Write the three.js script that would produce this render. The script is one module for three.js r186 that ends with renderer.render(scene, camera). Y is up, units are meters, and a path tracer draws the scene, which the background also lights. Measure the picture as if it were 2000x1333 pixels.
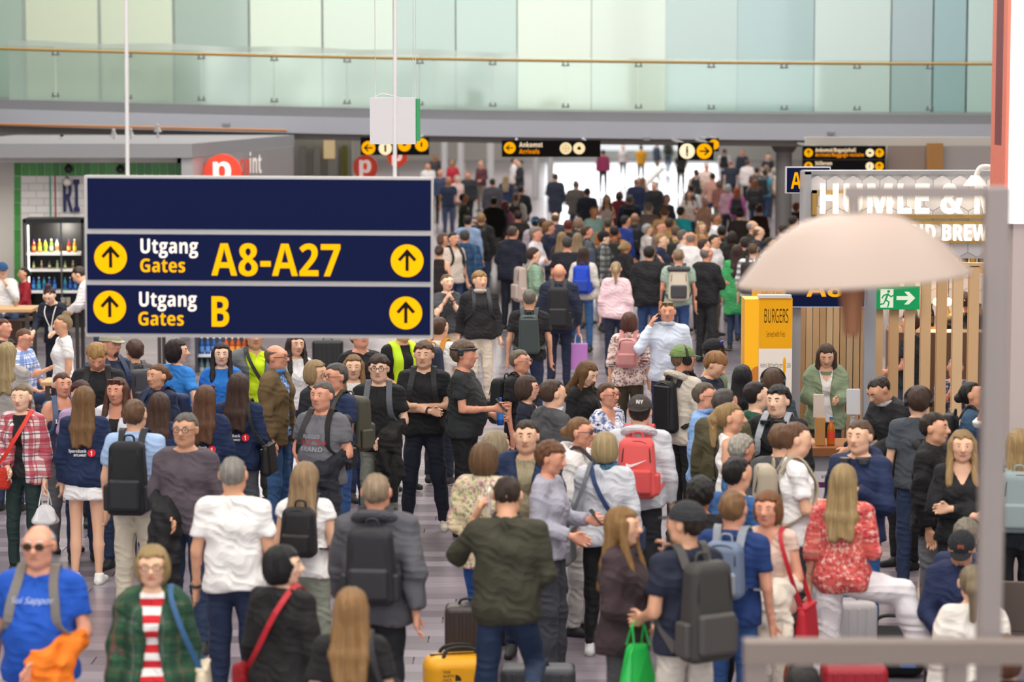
import * as THREE from 'three';
import { RoundedBoxGeometry } from 'three/addons/geometries/RoundedBoxGeometry.js';
import { mergeGeometries } from 'three/addons/utils/BufferGeometryUtils.js';
import { TextGeometry } from 'three/addons/geometries/TextGeometry.js';
import { FontLoader } from 'three/addons/loaders/FontLoader.js';
import { RectAreaLightUniformsLib } from 'three/addons/lights/RectAreaLightUniformsLib.js';

// ---------- camera, light, exposure ----------
const scene = new THREE.Scene();
const FPX = 5000, HC = 4.3, HORIZON = 170;
const camera = new THREE.PerspectiveCamera(2 * Math.atan(666.5 / FPX) * 180 / Math.PI, 2000 / 1333, 0.5, 400);
const PITCH = Math.atan((666.5 - HORIZON) / FPX);
camera.position.set(0, HC, 0);
camera.rotation.set(-PITCH, 0, 0);
camera.focus = 25.2;
camera.userData.fStop = 1.8;
camera.updateMatrixWorld(true);
const renderer = new THREE.WebGLRenderer({ antialias: true });
renderer.toneMapping = THREE.LinearToneMapping;
renderer.toneMappingExposure = 0.62;
renderer.shadowMap.enabled = true;
RectAreaLightUniformsLib.init();
scene.background = new THREE.Color('#dfe8ee');
const CEIL = 12;
// luminous skylights in the hall roof: x, z, width, length
const SKYLIGHTS = [[-9, -12, 5, 14], [0, -12, 5, 14], [9, -12, 5, 14], [-9, -32, 5, 14], [0, -32, 5, 14], [9, -32, 5, 14], [-8, -80, 6, 30], [8, -80, 6, 30], [0, -118, 16, 20], [0, -52.5, 26, 6]];
for (const [x, z, w, l] of SKYLIGHTS) {
  const a = new THREE.RectAreaLight(new THREE.Color(1, 0.965, 0.92), z === -52.5 ? 5.6 : z < -60 ? 5 : z > -20 ? 5 : 8, w, l);
  a.position.set(x, CEIL - 0.12, z); a.rotation.x = -Math.PI / 2; a.castShadow = true; scene.add(a);
}
// tall glazed end behind the viewer and at the far end of the hall
for (const [z, ry, k, w, h, y, x] of [[3.6, 0, 2.8, 26, 7, 7, 0], [-149.7, Math.PI, 6, 10, 8, 4.6, 7]]) {
  const a = new THREE.RectAreaLight(new THREE.Color(0.95, 0.98, 1), k, w, h);
  a.position.set(x, y, z); a.rotation.y = ry; a.castShadow = true; scene.add(a);
}

// ---------- helpers ----------
const taken = {};
function numbered(n) { const k = taken[n] = (taken[n] ?? -1) + 1; return k ? n + '_' + String(k).padStart(3, '0') : n; }
function tag(o, label, category, group, kind) { o.userData.label = label; if (category) o.userData.category = category; if (group) o.userData.group = group; if (kind) o.userData.kind = kind; return o; }
function thing(name, label, category, pos = [0, 0, 0], ry = 0, group) {
  const g = new THREE.Group(); g.name = numbered(name); g.position.set(...pos); g.rotation.y = ry; scene.add(g); return tag(g, label, category, group);
}
function mesh(name, geo, mat, parent = scene) {
  const m = new THREE.Mesh(geo, mat); m.name = parent === scene ? numbered(name) : name; m.castShadow = m.receiveShadow = true; parent.add(m); return m;
}
function struct(name, geo, mat, label, parent = scene) { const m = mesh(name, geo, mat, parent); if (parent === scene) { m.userData.kind = 'structure'; m.userData.label = label; } return m; }
const _m = new Map();
function mat(c, rough = 0.75, o = {}) {
  const k = c + '|' + rough + '|' + JSON.stringify(o);
  if (!_m.has(k)) { const m = new THREE.MeshPhysicalMaterial({ color: new THREE.Color(c), roughness: rough, side: THREE.DoubleSide }); for (const i in o) { if (m[i]?.isColor) m[i].set(o[i]); else m[i] = o[i]; } _m.set(k, m); }
  return _m.get(k);
}
const ray = (px, py) => new THREE.Vector3((px - 1000) / FPX, (666.5 - py) / FPX, -1).applyQuaternion(camera.quaternion);
const at = (px, py, d) => { const r = ray(px, py); return new THREE.Vector3(0, HC, 0).addScaledVector(r, d / -r.z); };       // a point at depth d
const onPlane = (px, py, h) => { const r = ray(px, py); return new THREE.Vector3(0, HC, 0).addScaledVector(r, (h - HC) / r.y); }; // a point at height h
let _s = 12345; const rnd = (a = 0, b = 1) => { _s = (_s * 1664525 + 1013904223) >>> 0; return a + (b - a) * _s / 4294967296; };
const box = (w, h, d, x = 0, y = 0, z = 0) => new THREE.BoxGeometry(w, h, d).translate(x, y, z);
const rbox = (w, h, d, r, x = 0, y = 0, z = 0, seg = 2) => new RoundedBoxGeometry(w, h, d, seg, Math.min(r, w / 2.01, h / 2.01, d / 2.01)).translate(x, y, z);
// box from the pixel rectangle of its front face at depth d, thickness t going away
function pbox(x0, y0, x1, y1, d, t) { const a = at(x0, y0, d), b = at(x1, y1, d); return box(Math.abs(b.x - a.x), Math.abs(a.y - b.y), t, (a.x + b.x) / 2, (a.y + b.y) / 2, -d - t / 2); }
const tube = (pts, r, seg = 24, rs = 8) => new THREE.TubeGeometry(new THREE.CatmullRomCurve3(pts.map(p => Array.isArray(p) ? new THREE.Vector3(...p) : p)), seg, r, rs);
const cyl = (r0, r1, h, x = 0, y = 0, z = 0, s = 20) => new THREE.CylinderGeometry(r0, r1, h, s).translate(x, y, z);
function canvas(w, h, draw) { const c = document.createElement('canvas'); c.width = w; c.height = h; const g = c.getContext('2d'); draw(g, w, h); const t = new THREE.CanvasTexture(c); t.colorSpace = THREE.SRGBColorSpace; t.anisotropy = 8; return t; }
function ribbon(pts, w, th, side) {   // flat strap along pts; side: the direction of its width
  const c = new THREE.CatmullRomCurve3(pts.map(p => new THREE.Vector3(...p))), n = 22, pos = [], idx = [];
  for (let i = 0; i <= n; i++) {
    const p = c.getPoint(i / n), t = c.getTangent(i / n), s = new THREE.Vector3(...side); s.addScaledVector(t, -s.dot(t)).normalize(); const o = new THREE.Vector3().crossVectors(t, s);
    for (const [a, b] of [[-1, -1], [1, -1], [1, 1], [-1, 1]]) { const q = p.clone().addScaledVector(s, a * w / 2).addScaledVector(o, b * th / 2); pos.push(q.x, q.y, q.z); }
    if (i) for (let k = 0; k < 4; k++) { const a = (i - 1) * 4 + k, b = (i - 1) * 4 + (k + 1) % 4; idx.push(a, b, a + 4, b, b + 4, a + 4); }
  }
  const g = new THREE.BufferGeometry(); g.setAttribute('position', new THREE.Float32BufferAttribute(pos, 3)); g.setIndex(idx); const q = g.toNonIndexed(); q.computeVertexNormals();
  q.setAttribute('uv', new THREE.Float32BufferAttribute(new Float32Array(q.attributes.position.count * 2), 2)); return q;
}
const font = await new FontLoader().loadAsync('fonts/droid/droid_sans_bold.typeface.json');
function text3d(str, x0, x1, yb, cap, d, depth, m, name, parent) {   // extruded lettering fitted between pixels x0 and x1 on baseline yb
  const a = at(x0, yb, d), b = at(x1, yb, d), c = at(x0, yb - cap, d);
  const g = new TextGeometry(str, { font, size: 1, depth: 0.2, curveSegments: 4 }); g.computeBoundingBox(); const bb = g.boundingBox;
  g.translate(-bb.min.x, 0, 0); g.scale((b.x - a.x) / (bb.max.x - bb.min.x), (c.y - a.y) / 0.72, depth / 0.2); g.translate(a.x, a.y, -d);
  return mesh(name, g, m, parent);
}
// ---------- the hall ----------
const woodTex = canvas(512, 512, (g, w, h) => {
  g.fillStyle = '#a8a2aa'; g.fillRect(0, 0, w, h);
  for (let i = 0; i < 900; i++) { const y = rnd(0, h), l = rnd(40, 300), x = rnd(-50, w); g.strokeStyle = `rgba(${rnd() < 0.5 ? '60,54,60' : '190,184,186'},${rnd(0.05, 0.28)})`; g.lineWidth = rnd(0.6, 2.2); g.beginPath(); g.moveTo(x, y); g.bezierCurveTo(x + l * 0.3, y + rnd(-3, 3), x + l * 0.6, y + rnd(-3, 3), x + l, y + rnd(-2, 2)); g.stroke(); }
});
woodTex.wrapS = woodTex.wrapT = THREE.RepeatWrapping;
const plankMats = ['#d2cbd0', '#bdb6bc', '#e2dbdf', '#aaa3aa'].map(c => new THREE.MeshPhysicalMaterial({ color: c, map: woodTex, roughness: 0.3, bumpMap: woodTex, bumpScale: 0.0006, clearcoat: 0.25, clearcoatRoughness: 0.18 }));
const farTex = canvas(1024, 1024, (g, w, h) => {
  for (let r = 0; r < 32; r++) for (let k = 0; k < 3; k++) { const v = Math.floor(rnd(146, 188)); g.fillStyle = `rgb(${v},${v - 6},${v})`; const o = (r * 137) % 341; g.fillRect(k * 341 - o, r * 32, 341, 32); g.fillRect(k * 341 - o + 1023, r * 32, 341, 32); g.fillStyle = 'rgba(40,36,40,0.55)'; g.fillRect(0, r * 32, w, 1.2); }
  for (let i = 0; i < 1500; i++) { g.fillStyle = `rgba(${rnd() < 0.5 ? '50,46,52' : '200,196,198'},0.14)`; g.fillRect(rnd(0, w), rnd(0, h), rnd(20, 160), 1.4); }
});
farTex.wrapS = farTex.wrapT = THREE.RepeatWrapping; farTex.repeat.set(30 / 7.2, 170 / 7.2);
const floor = struct('floor', box(60, 0.3, 170, 0, -0.16, -70), new THREE.MeshPhysicalMaterial({ color: '#dcd6da', map: farTex, roughness: 0.24, clearcoat: 0.3, clearcoatRoughness: 0.15 }), 'grey wood-look plank floor of the hall');
{
  const g = box(2.39, 0.02, 0.242); const uv = g.attributes.uv; for (let i = 0; i < uv.count; i++) uv.setXY(i, uv.getX(i) * 2.4, uv.getY(i) * 0.24);
  for (let r = 0; r < 54; r++) for (let k = 0; k < 5; k++) { const z = -13.5 - r * 0.245, x = -5.2 + k * 2.4 + ((r * 0.83) % 2.4) - 0.6; if (Math.abs(x) > 0.2 * -z + 1.6) continue; const m = mesh('plank', g, plankMats[Math.floor(rnd(0, 4))], floor); m.position.set(x, 0.0005 + rnd(0, 0.0012), z); m.rotation.y = rnd() < 0.5 ? Math.PI : 0; }
}
const plaster = mat('#d9d6cf', 0.85), steel = mat('#aeb0b2', 0.5), dark = mat('#3b3534', 0.7), lightGrey = mat('#c3c4c6', 0.55), navy = '#0e1638', yel = '#ffb400';
const ceilParts = [];
{ // roof with openings for the skylights: strips between them
  const zs = [10, -5, -19, -25, -39, -49.5, -55.5, -65, -95, -108, -128, -152];
  for (let i = 0; i < zs.length - 1; i++) { const z0 = zs[i], z1 = zs[i + 1], row = SKYLIGHTS.filter(s => s[1] - s[3] / 2 < z0 - 0.1 && s[1] + s[3] / 2 > z1 + 0.1); let x = -30; for (const s of row) { ceilParts.push(box(s[0] - s[2] / 2 - x, 0.3, z0 - z1, (x + s[0] - s[2] / 2) / 2, CEIL + 0.15, (z0 + z1) / 2)); x = s[0] + s[2] / 2; } ceilParts.push(box(30 - x, 0.3, z0 - z1, (x + 30) / 2, CEIL + 0.15, (z0 + z1) / 2)); }
}
struct('ceiling', mergeGeometries(ceilParts), plaster, 'white hall roof with openings for skylights');
SKYLIGHTS.forEach(([x, z, w, l], i) => struct('window_' + (i + 21), box(w, 0.06, l, x, CEIL + 0.05, z), new THREE.MeshStandardMaterial({ color: '#eef2f4', emissive: '#fff6ea', emissiveIntensity: 3 }), 'bright diffusing roof skylight'));
struct('wall_left', box(0.3, CEIL, 165, -30.1, CEIL / 2, -70), plaster, 'side wall of the hall');
struct('wall_right', box(0.3, CEIL, 165, 30.1, CEIL / 2, -70), plaster, 'side wall of the hall');
struct('wall_back', box(60, CEIL, 0.3, 0, CEIL / 2, 10), plaster, 'wall behind the viewpoint');
struct('wall_far', box(60, CEIL, 0.3, 0, CEIL / 2, -152), plaster, 'end wall of the hall');
struct('window_10', box(10, 8, 0.1, 7, 4.6, -150.2), new THREE.MeshStandardMaterial({ color: '#eef2f4', emissive: '#eaf2f6', emissiveIntensity: 1.1 }), 'bright glazed end of the hall');
struct('window_11', box(26, 7, 0.1, 0, 7, 4.2), new THREE.MeshStandardMaterial({ color: '#eef2f4', emissive: '#eaf2f6', emissiveIntensity: 2.5 }), 'tall glazing behind the viewpoint');

// ---------- footbridge ----------
const DB = 52.6, railY = px => 95 + 30 * (1 - (1 - px / 2000) ** 2);
const X0 = -120, X1 = 2080, NB = 24;
function along(o0, o1, d, t) {   // a band of the bridge: pixel offsets below the hand rail, depth, thickness
  const gs = []; for (let i = 0; i < NB; i++) { const a = X0 + (X1 - X0) * i / NB, b = X0 + (X1 - X0) * (i + 1) / NB; const p = at(a, railY(a) + o0, DB), q = at(b, railY(b) + o0, DB), r = at(a, railY(a) + o1, DB), s = at(b, railY(b) + o1, DB);
    const pos = []; for (const v of [p, q, r, s]) pos.push(v.x, v.y, -d); for (const v of [p, q, r, s]) pos.push(v.x, v.y, -d - t);
    const g = new THREE.BufferGeometry(); g.setAttribute('position', new THREE.Float32BufferAttribute(pos, 3)); g.setIndex([0, 2, 1, 1, 2, 3, 4, 5, 6, 5, 7, 6, 0, 1, 4, 1, 5, 4, 2, 6, 3, 3, 6, 7]); const n = g.toNonIndexed(); n.computeVertexNormals(); gs.push(n); }
  return mergeGeometries(gs);
}
const bridge = thing('footbridge', 'grey footbridge with glass balustrade spanning the hall', 'bridge'); bridge.userData.kind = 'structure'; delete bridge.userData.category;
mesh('deck', along(100, 122, DB + 0.05, 6), mat('#77787b', 0.6), bridge);
mesh('edge_strip', along(99, 118, DB - 0.02, 0.07), mat('#85868a', 0.5), bridge);
mesh('beam', along(118, 150, DB - 0.25, 0.35), mat('#b4b8c2', 0.45), bridge);
mesh('soffit', along(150, 163, DB + 0.15, 5.5), mat('#96918d', 0.8), bridge);
const hr = []; for (let x = X0; x <= X1; x += 100) hr.push(at(x, railY(x), DB - 0.12)); mesh('hand_rail', tube(hr, 0.03, 60, 8), mat('#a9853f', 0.45), bridge);
const glassM = new THREE.MeshPhysicalMaterial({ color: '#f3f8f5', transmission: 1, thickness: 0, roughness: 0.04, ior: 1.45, side: THREE.DoubleSide });
for (let px = -33; px < 2050; px += 142.2) {
  const w = 141, x1 = Math.min(px + w, 2055), a = at(px, railY(px + 70) - 6, DB), b = at(x1, railY(px + 70) + 103, DB);
  mesh('glass_pane', box(b.x - a.x, a.y - b.y, 0.014, (a.x + b.x) / 2, (a.y + b.y) / 2, -DB), glassM, bridge);
  for (const o of [9, 90]) { const c = at(px, railY(px) + o, DB); mesh('glass_clamp', mergeGeometries([rbox(0.17, 0.03, 0.03, 0.01, c.x, c.y, -DB + 0.03), box(0.03, 0.09, 0.03, c.x - 0.05, c.y + 0.03, -DB + 0.05), box(0.03, 0.09, 0.03, c.x + 0.05, c.y + 0.03, -DB + 0.05)].map(g => g.index ? g.toNonIndexed() : g)), mat('#6e7072', 0.35, { metalness: 0.8 }), bridge); }
}
const wallCols = [[-120, 48, '#a9c0b4'], [48, 195, '#d3dfc8'], [195, 340, '#d0ddc8'], [340, 487, '#a4b8ae'], [487, 630, '#d0dfce'], [630, 770, '#cbdccd'], [770, 890, '#b1c8c0'], [890, 1010, '#b7cdc6'], [1010, 1155, '#d3dfd2'], [1155, 1300, '#d0ded4'], [1300, 1440, '#b1c7c4'], [1440, 1590, '#a6c0c1'], [1590, 1740, '#c8dad7'], [1740, 1822, '#adc2c6'], [1822, 1888, '#a2c0c6'], [1888, 2090, '#c4dcda']];
const backWall = struct('wall_upper', pbox(-130, -40, 2090, 262, 59.2, 0.2), mat('#c5d2cc', 0.6), 'pale glazed wall behind the footbridge balustrade');
for (const [a, b, c] of wallCols) mesh('panel', pbox(a + 1, -40, b - 1, 250, 59.1, 0.05), mat(c, 0.22, { clearcoat: 0.5, clearcoatRoughness: 0.05 }), backWall);
{ // crumpled protective film hung behind the balustrade
  const a = at(15, 72, 53.6), b = at(1010, 92, 53.6), g = new THREE.PlaneGeometry(b.x - a.x, 1.42, 160, 14), p = g.attributes.position;
  for (let i = 0; i < p.count; i++) { const x = p.getX(i), y = p.getY(i); p.setZ(i, 0.06 * Math.sin(x * 1.9 + y * 1.5 + Math.sin(x * 0.8) * 2) + 0.03 * Math.sin(x * 5.1 - y * 3)); p.setY(i, y + 0.02 * Math.sin(x * 2.3) - 0.022 * (x + 5)); }
  g.computeVertexNormals(); g.translate((a.x + b.x) / 2, a.y - 0.8, -53.6);
  tag(mesh('protective_film', g, mat('#dbe5e1', 0.35, { transmission: 0.5, thickness: 0 })), 'crumpled translucent film hung behind the bridge balustrade', 'film');
}
for (const [px, y0, y1] of [[442, 240, 247], [1623, 255, 265], [1263, 268, 274]]) tag(mesh('bridge_lamp', rbox(0.14, 0.09, 0.12, 0.02).translate(...at(px, (y0 + y1) / 2, DB - 0.35).toArray()), mat('#8b8f95', 0.4)), 'small grey box lamp on the bridge beam', 'lamp', 'lamps on the bridge beam');
{
  const c = thing('bridge_column', 'grey round column carrying the footbridge', 'column'); c.userData.kind = 'structure'; delete c.userData.category;
  const p = at(1530, 440, DB + 1); mesh('shaft', cyl(0.17, 0.17, 3.2, p.x, 1.6, -DB - 1, 28), mat('#8d8a8a', 0.5), c); mesh('capital', cyl(0.42, 0.2, 0.35, p.x, 3.12, -DB - 1, 28), mat('#6f6a68', 0.6), c);
}
[[868, 96], [900, 96], [958, 92], [1046, 100], [1075, 100]].forEach(([px, d]) => { const p = at(px, 300, d); struct('column', cyl(0.13, 0.13, 6, p.x, 3, -d, 18), lightGrey, 'slim grey column in the far hall'); });
// wall and shutters right of the column, dark shop fronts left
const sideWall = struct('wall_shops', pbox(1575, 268, 2200, 612, 50, 0.3), mat('#cbc5bd', 0.8), 'dark wall under the footbridge');
mesh('shutter', pbox(1836, 285, 1945, 900, 49.8, 0.1), mat('#a29a97', 0.6), sideWall); mesh('post', pbox(1812, 280, 1832, 900, 49.6, 0.15), mat('#a8763c', 0.6), sideWall); mesh('shutter', pbox(1735, 285, 1810, 900, 49.8, 0.1), mat('#8f7f74', 0.6), sideWall);
const leftShops = struct('wall_kiosks', pbox(470, 225, 690, 640, 62, 0.3), mat('#cbc5bd', 0.8), 'dim shop fronts under the footbridge');
for (const [a, b, c] of [[585, 600, '#b0aaa4'], [612, 628, '#b5afa9'], [640, 662, '#bdb9b5'], [668, 680, '#8e8a2e']]) mesh('shop_panel', pbox(a, 285, b, 640, 61.8, 0.1), mat(c, 0.6), leftShops);
tag(mesh('lit_poster', pbox(632, 274, 654, 310, 61.72, 0.06), new THREE.MeshStandardMaterial({ color: '#f0d9b0', emissive: '#ffd9a0', emissiveIntensity: 0.5 })), 'small lit poster on the dim shop front', 'poster');

{ const r = thing('escalator_rail', 'white slanted rail rising beyond the crowd', 'rail'); mesh('bar', tube([at(1252, 368, 88), at(1272, 347, 88.3), at(1293, 328, 88.6)], 0.13, 12, 12), mat('#f2f0ee', 0.4), r); const p = at(1252, 368, 88); mesh('foot', cyl(0.1, 0.14, p.y, p.x, p.y / 2, -88, 14), mat('#d5d3d2', 0.4), r); }
// ---------- hanging signs ----------
function arrow(g, cx, cy, r, rot, fg = '#141414', bg = yel) { g.save(); g.translate(cx, cy); g.fillStyle = bg; g.beginPath(); g.arc(0, 0, r, 0, 7); g.fill(); g.rotate(rot); g.strokeStyle = fg; g.lineWidth = r * 0.2; g.beginPath(); g.moveTo(0, r * 0.62); g.lineTo(0, -r * 0.55); g.moveTo(-r * 0.5, -r * 0.02); g.lineTo(0, -r * 0.58); g.lineTo(r * 0.5, -r * 0.02); g.stroke(); g.restore(); }
function fitText(g, s, x0, x1, yb, size, fill, f = 'bold') { g.font = `${f} ${size}px sans-serif`; g.fillStyle = fill; const w = g.measureText(s).width; g.save(); g.translate(x0, yb); g.scale((x1 - x0) / w, 1); g.fillText(s, 0, 0); g.restore(); }
const lit = (t, k = 0.55) => new THREE.MeshPhysicalMaterial({ map: t, emissiveMap: t, emissive: '#ffffff', emissiveIntensity: k, roughness: 0.85, specularIntensity: 0.2 });
const DS = 17.7;
{
  const sign = thing('gate_sign', 'large navy hanging sign pointing to gates A8-A27 and B', 'sign');
  mesh('frame', pbox(158, 348, 841, 663, DS, 0.12), mat('#b9b4b2', 0.4, { metalness: 0.4 }), sign);
  const row = (y0, y1, draw) => { const t = canvas(1344, Math.round((y1 - y0) * 2), draw); const g = pbox(164, y0, 836, y1, DS - 0.015, 0.02); mesh('sign_panel', g, [0, 1, 2, 3, 4, 5].map(i => i === 4 ? lit(t, 0.5) : mat(navy, 0.5)), sign); };
  row(353, 452, (g, w, h) => { g.fillStyle = navy; g.fillRect(0, 0, w, h); });
  row(462, 552, (g, w, h) => { g.fillStyle = navy; g.fillRect(0, 0, w, h); const X = x => (x - 164) * 2, Y = y => (y - 462) * 2; arrow(g, X(210), Y(508), 64, 0); arrow(g, X(790), Y(511), 64, 0); fitText(g, 'Utgang', X(266), X(382), Y(499), 78, '#fff4e6'); fitText(g, 'Gates', X(266), X(357), Y(536), 74, yel); fitText(g, 'A8-A27', X(407), X(662), Y(542), 176, yel); });
  row(562, 656, (g, w, h) => { g.fillStyle = navy; g.fillRect(0, 0, w, h); const X = x => (x - 164) * 2, Y = y => (y - 562) * 2; arrow(g, X(209), Y(605), 64, 0); arrow(g, X(788), Y(613), 64, 0); fitText(g, 'Utgang', X(264), X(380), Y(603), 78, '#fff4e6'); fitText(g, 'Gates', X(263), X(355), Y(640), 74, yel); fitText(g, 'B', X(402), X(446), Y(642), 166, yel); });
  for (const px of [243, 765]) { const a = at(px, 352, DS + 0.05); mesh('rod', cyl(0.014, 0.014, CEIL - a.y, a.x, (CEIL + a.y) / 2, a.z, 10), mat('#d9d5d4', 0.4), sign); }
  sign.rotation.z = -0.006;
}
function hang(name, label, x0, y0, x1, y1, d, W, H, draw, k = 0.6, back = '#0d0c0c') { const s = thing(name, label, 'sign'); const t = canvas(W, H, draw); mesh('sign_panel', pbox(x0, y0, x1, y1, d, 0.1), [0, 1, 2, 3, 4, 5].map(i => i === 4 ? lit(t, k) : mat(back, 0.5)), s); const zb = d > 45 ? 53.2 : d > 29 ? 30 : d < 26 ? 26.6 : 27.4; for (const px of [x0 + (x1 - x0) * 0.15, x0 + (x1 - x0) * 0.85]) { const a = at(px, d > 45 ? y0 + 2 : (y0 + y1) / 2, d); mesh('bracket', box(0.04, 0.04, zb - d - 0.08, a.x, a.y, -(d + 0.08 + zb) / 2), steel, s); } return s; }
const B = '#0d0c0c', icon = (g, x, y, r, c) => { g.fillStyle = c; g.beginPath(); g.arc(x, y, r, 0, 7); g.fill(); };
hang('arrivals_sign', 'black sign with left arrow and yellow Arrivals lettering under the bridge', 980, 274, 1173, 307, 50, 772, 132, (g, w, h) => { g.fillStyle = B; g.fillRect(0, 0, w, h); arrow(g, 62, 60, 46, -Math.PI / 2); fitText(g, 'Ankomst', 136, 320, 54, 52, '#ffe9c8'); fitText(g, 'Arrivals', 136, 296, 106, 50, '#ff9a00'); for (const x of [500, 604]) icon(g, x, 64, 46, '#ffe9b8'); g.strokeStyle = '#7a5a10'; g.lineWidth = 4; g.beginPath(); g.arc(500, 64, 26, 0, 7); g.moveTo(474, 64); g.lineTo(526, 64); g.moveTo(500, 38); g.lineTo(500, 90); g.stroke(); g.fillStyle = B; g.fillRect(590, 54, 28, 22); g.fillRect(598, 46, 12, 8); });
hang('toilet_sign', 'small black sign with standing figure and yellow arrow pointing sideways', 1324, 278, 1394, 313, 49, 280, 140, (g, w, h) => { g.fillStyle = B; g.fillRect(0, 0, w, h); icon(g, 72, 70, 60, '#fff3cf'); arrow(g, 206, 70, 60, Math.PI / 2); g.fillStyle = B; icon(g, 72, 38, 8, B); g.fillRect(64, 48, 16, 36); g.fillRect(65, 84, 6, 28); g.fillRect(74, 84, 6, 28); });
hang('yellow_corner_sign', 'black sign with yellow disc behind the toilet sign', 1378, 270, 1404, 296, 50.5, 104, 104, (g, w, h) => { g.fillStyle = B; g.fillRect(0, 0, w, h); icon(g, 66, 50, 40, yel); });
hang('facility_sign', 'black sign with left arrow and yellow facility discs by the shop front', 704, 268, 838, 303, 50, 536, 140, (g, w, h) => { g.fillStyle = B; g.fillRect(0, 0, w, h); arrow(g, 62, 84, 54, -Math.PI / 2); for (const x of [194, 344, 478]) icon(g, x, x > 300 ? 60 : 88, 52, x > 200 ? yel : '#fff0c4'); g.fillStyle = B; g.fillRect(186, 60, 16, 56); g.fillRect(330, 52, 28, 16); g.fillRect(470, 40, 14, 36); });
hang('baggage_sign', 'two-row black sign pointing to arrivals and baggage reclaim', 1568, 285, 1729, 336, 49.4, 966, 306, (g, w, h) => { g.fillStyle = B; g.fillRect(0, 0, w, h); g.fillStyle = '#3a3634'; g.fillRect(0, 158, w, 8); arrow(g, 68, 82, 50, 0); fitText(g, 'Ankomst/Bagasjehall', 146, 620, 72, 62, '#ffe6bf'); fitText(g, 'Arrivals/Baggage reclaim', 146, 716, 126, 58, '#ff9a00'); icon(g, 784, 82, 48, '#fff0c4'); g.fillStyle = B; g.fillRect(766, 72, 36, 24); arrow(g, 896, 82, 50, 0); arrow(g, 68, 240, 50, 0); fitText(g, 'Stillerom', 146, 346, 228, 62, '#ffe6bf'); icon(g, 784, 240, 48, '#fff0c4'); g.fillStyle = B; g.fillRect(778, 216, 10, 48); arrow(g, 896, 240, 50, 0); });
hang('gate_number_sign', 'navy gate sign reading A1 beside the burger kiosk', 1535, 326, 1622, 378, 29.75, 348, 208, (g, w, h) => { g.fillStyle = '#b9b6ba'; g.fillRect(0, 0, w, h); g.fillStyle = navy; g.fillRect(8, 8, w - 16, h - 16); fitText(g, 'A1', 40, 190, 172, 180, yel); }, 0.45, '#b9b6ba');
hang('gate_number_sign', 'navy gate sign reading A8 in front of the wooden slats', 1535, 545, 1690, 601, 25.75, 620, 224, (g, w, h) => { g.fillStyle = '#9aa6c0'; g.fillRect(0, 0, w, h); g.fillStyle = navy; g.fillRect(4, 4, w - 12, h - 12); fitText(g, 'A8', 160, 450, 140, 184, yel); }, 0.45, navy);
hang('small_navy_sign', 'navy sign with white disc at the hall edge', 1984, 634, 2060, 702, 27.2, 304, 272, (g, w, h) => { g.fillStyle = navy; g.fillRect(0, 0, w, h); icon(g, 60, 136, 62, '#f4efe8'); }, 0.3, navy);
{ // exit sign on the slats
  const s = hang('exit_sign', 'green emergency exit sign with running figure and arrow', 1706, 560, 1796, 605, 27.28, 720, 360, (g, w, h) => { g.fillStyle = '#1f9a5c'; g.fillRect(0, 0, w, h); g.fillStyle = '#e9f3dc'; g.fillRect(110, 40, 200, 290); g.fillStyle = '#1f9a5c'; g.beginPath(); g.arc(236, 76, 24, 0, 7); g.fill(); g.lineWidth = 30; g.lineCap = 'round'; g.lineJoin = 'round'; g.strokeStyle = '#1f9a5c'; const L = (...p) => { g.beginPath(); g.moveTo(p[0], p[1]); for (let i = 2; i < p.length; i += 2) g.lineTo(p[i], p[i + 1]); g.stroke(); }; L(226, 118, 190, 210); g.lineWidth = 22; L(226, 122, 276, 160, 306, 140); L(214, 120, 160, 140, 136, 180); L(192, 210, 246, 244, 226, 316); L(188, 214, 160, 268, 96, 282); g.fillStyle = '#e9f3dc'; g.beginPath(); g.moveTo(360, 150); g.lineTo(540, 150); g.lineTo(480, 80); g.lineTo(550, 80); g.lineTo(650, 180); g.lineTo(550, 280); g.lineTo(480, 280); g.lineTo(540, 212); g.lineTo(360, 212); g.fill(); }, 0.35, '#1f9a5c');
}
{ // exit light box seen edge on, on thin wires
  const b = thing('hanging_exit_box', 'white exit light box hanging edge-on from thin wires', 'sign'), d = 25;
  mesh('housing', pbox(722, 191, 812, 282, d, 0.3), mat('#e4e2e4', 0.5), b); const a = at(816, 236, d); mesh('green_face', pbox(812.5, 193, 819, 276, d + 0.01, 0.28), mat('#2f9a5a', 0.5, { emissive: '#2f9a5a', emissiveIntensity: 0.25 }), b);
  for (const px of [733, 807, 812]) { const p = at(px, 190, d + 0.15); mesh('wire', cyl(0.004, 0.004, CEIL - p.y, p.x, (CEIL + p.y) / 2, p.z, 6), mat('#d8d4d0', 0.5), b); }
  mesh('cable_loop', tube([at(733, 190, d), at(745, 184, d), at(765, 187, d), at(780, 191, d)], 0.006, 16, 6), mat('#e8e6e4', 0.5), b);
}

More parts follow.
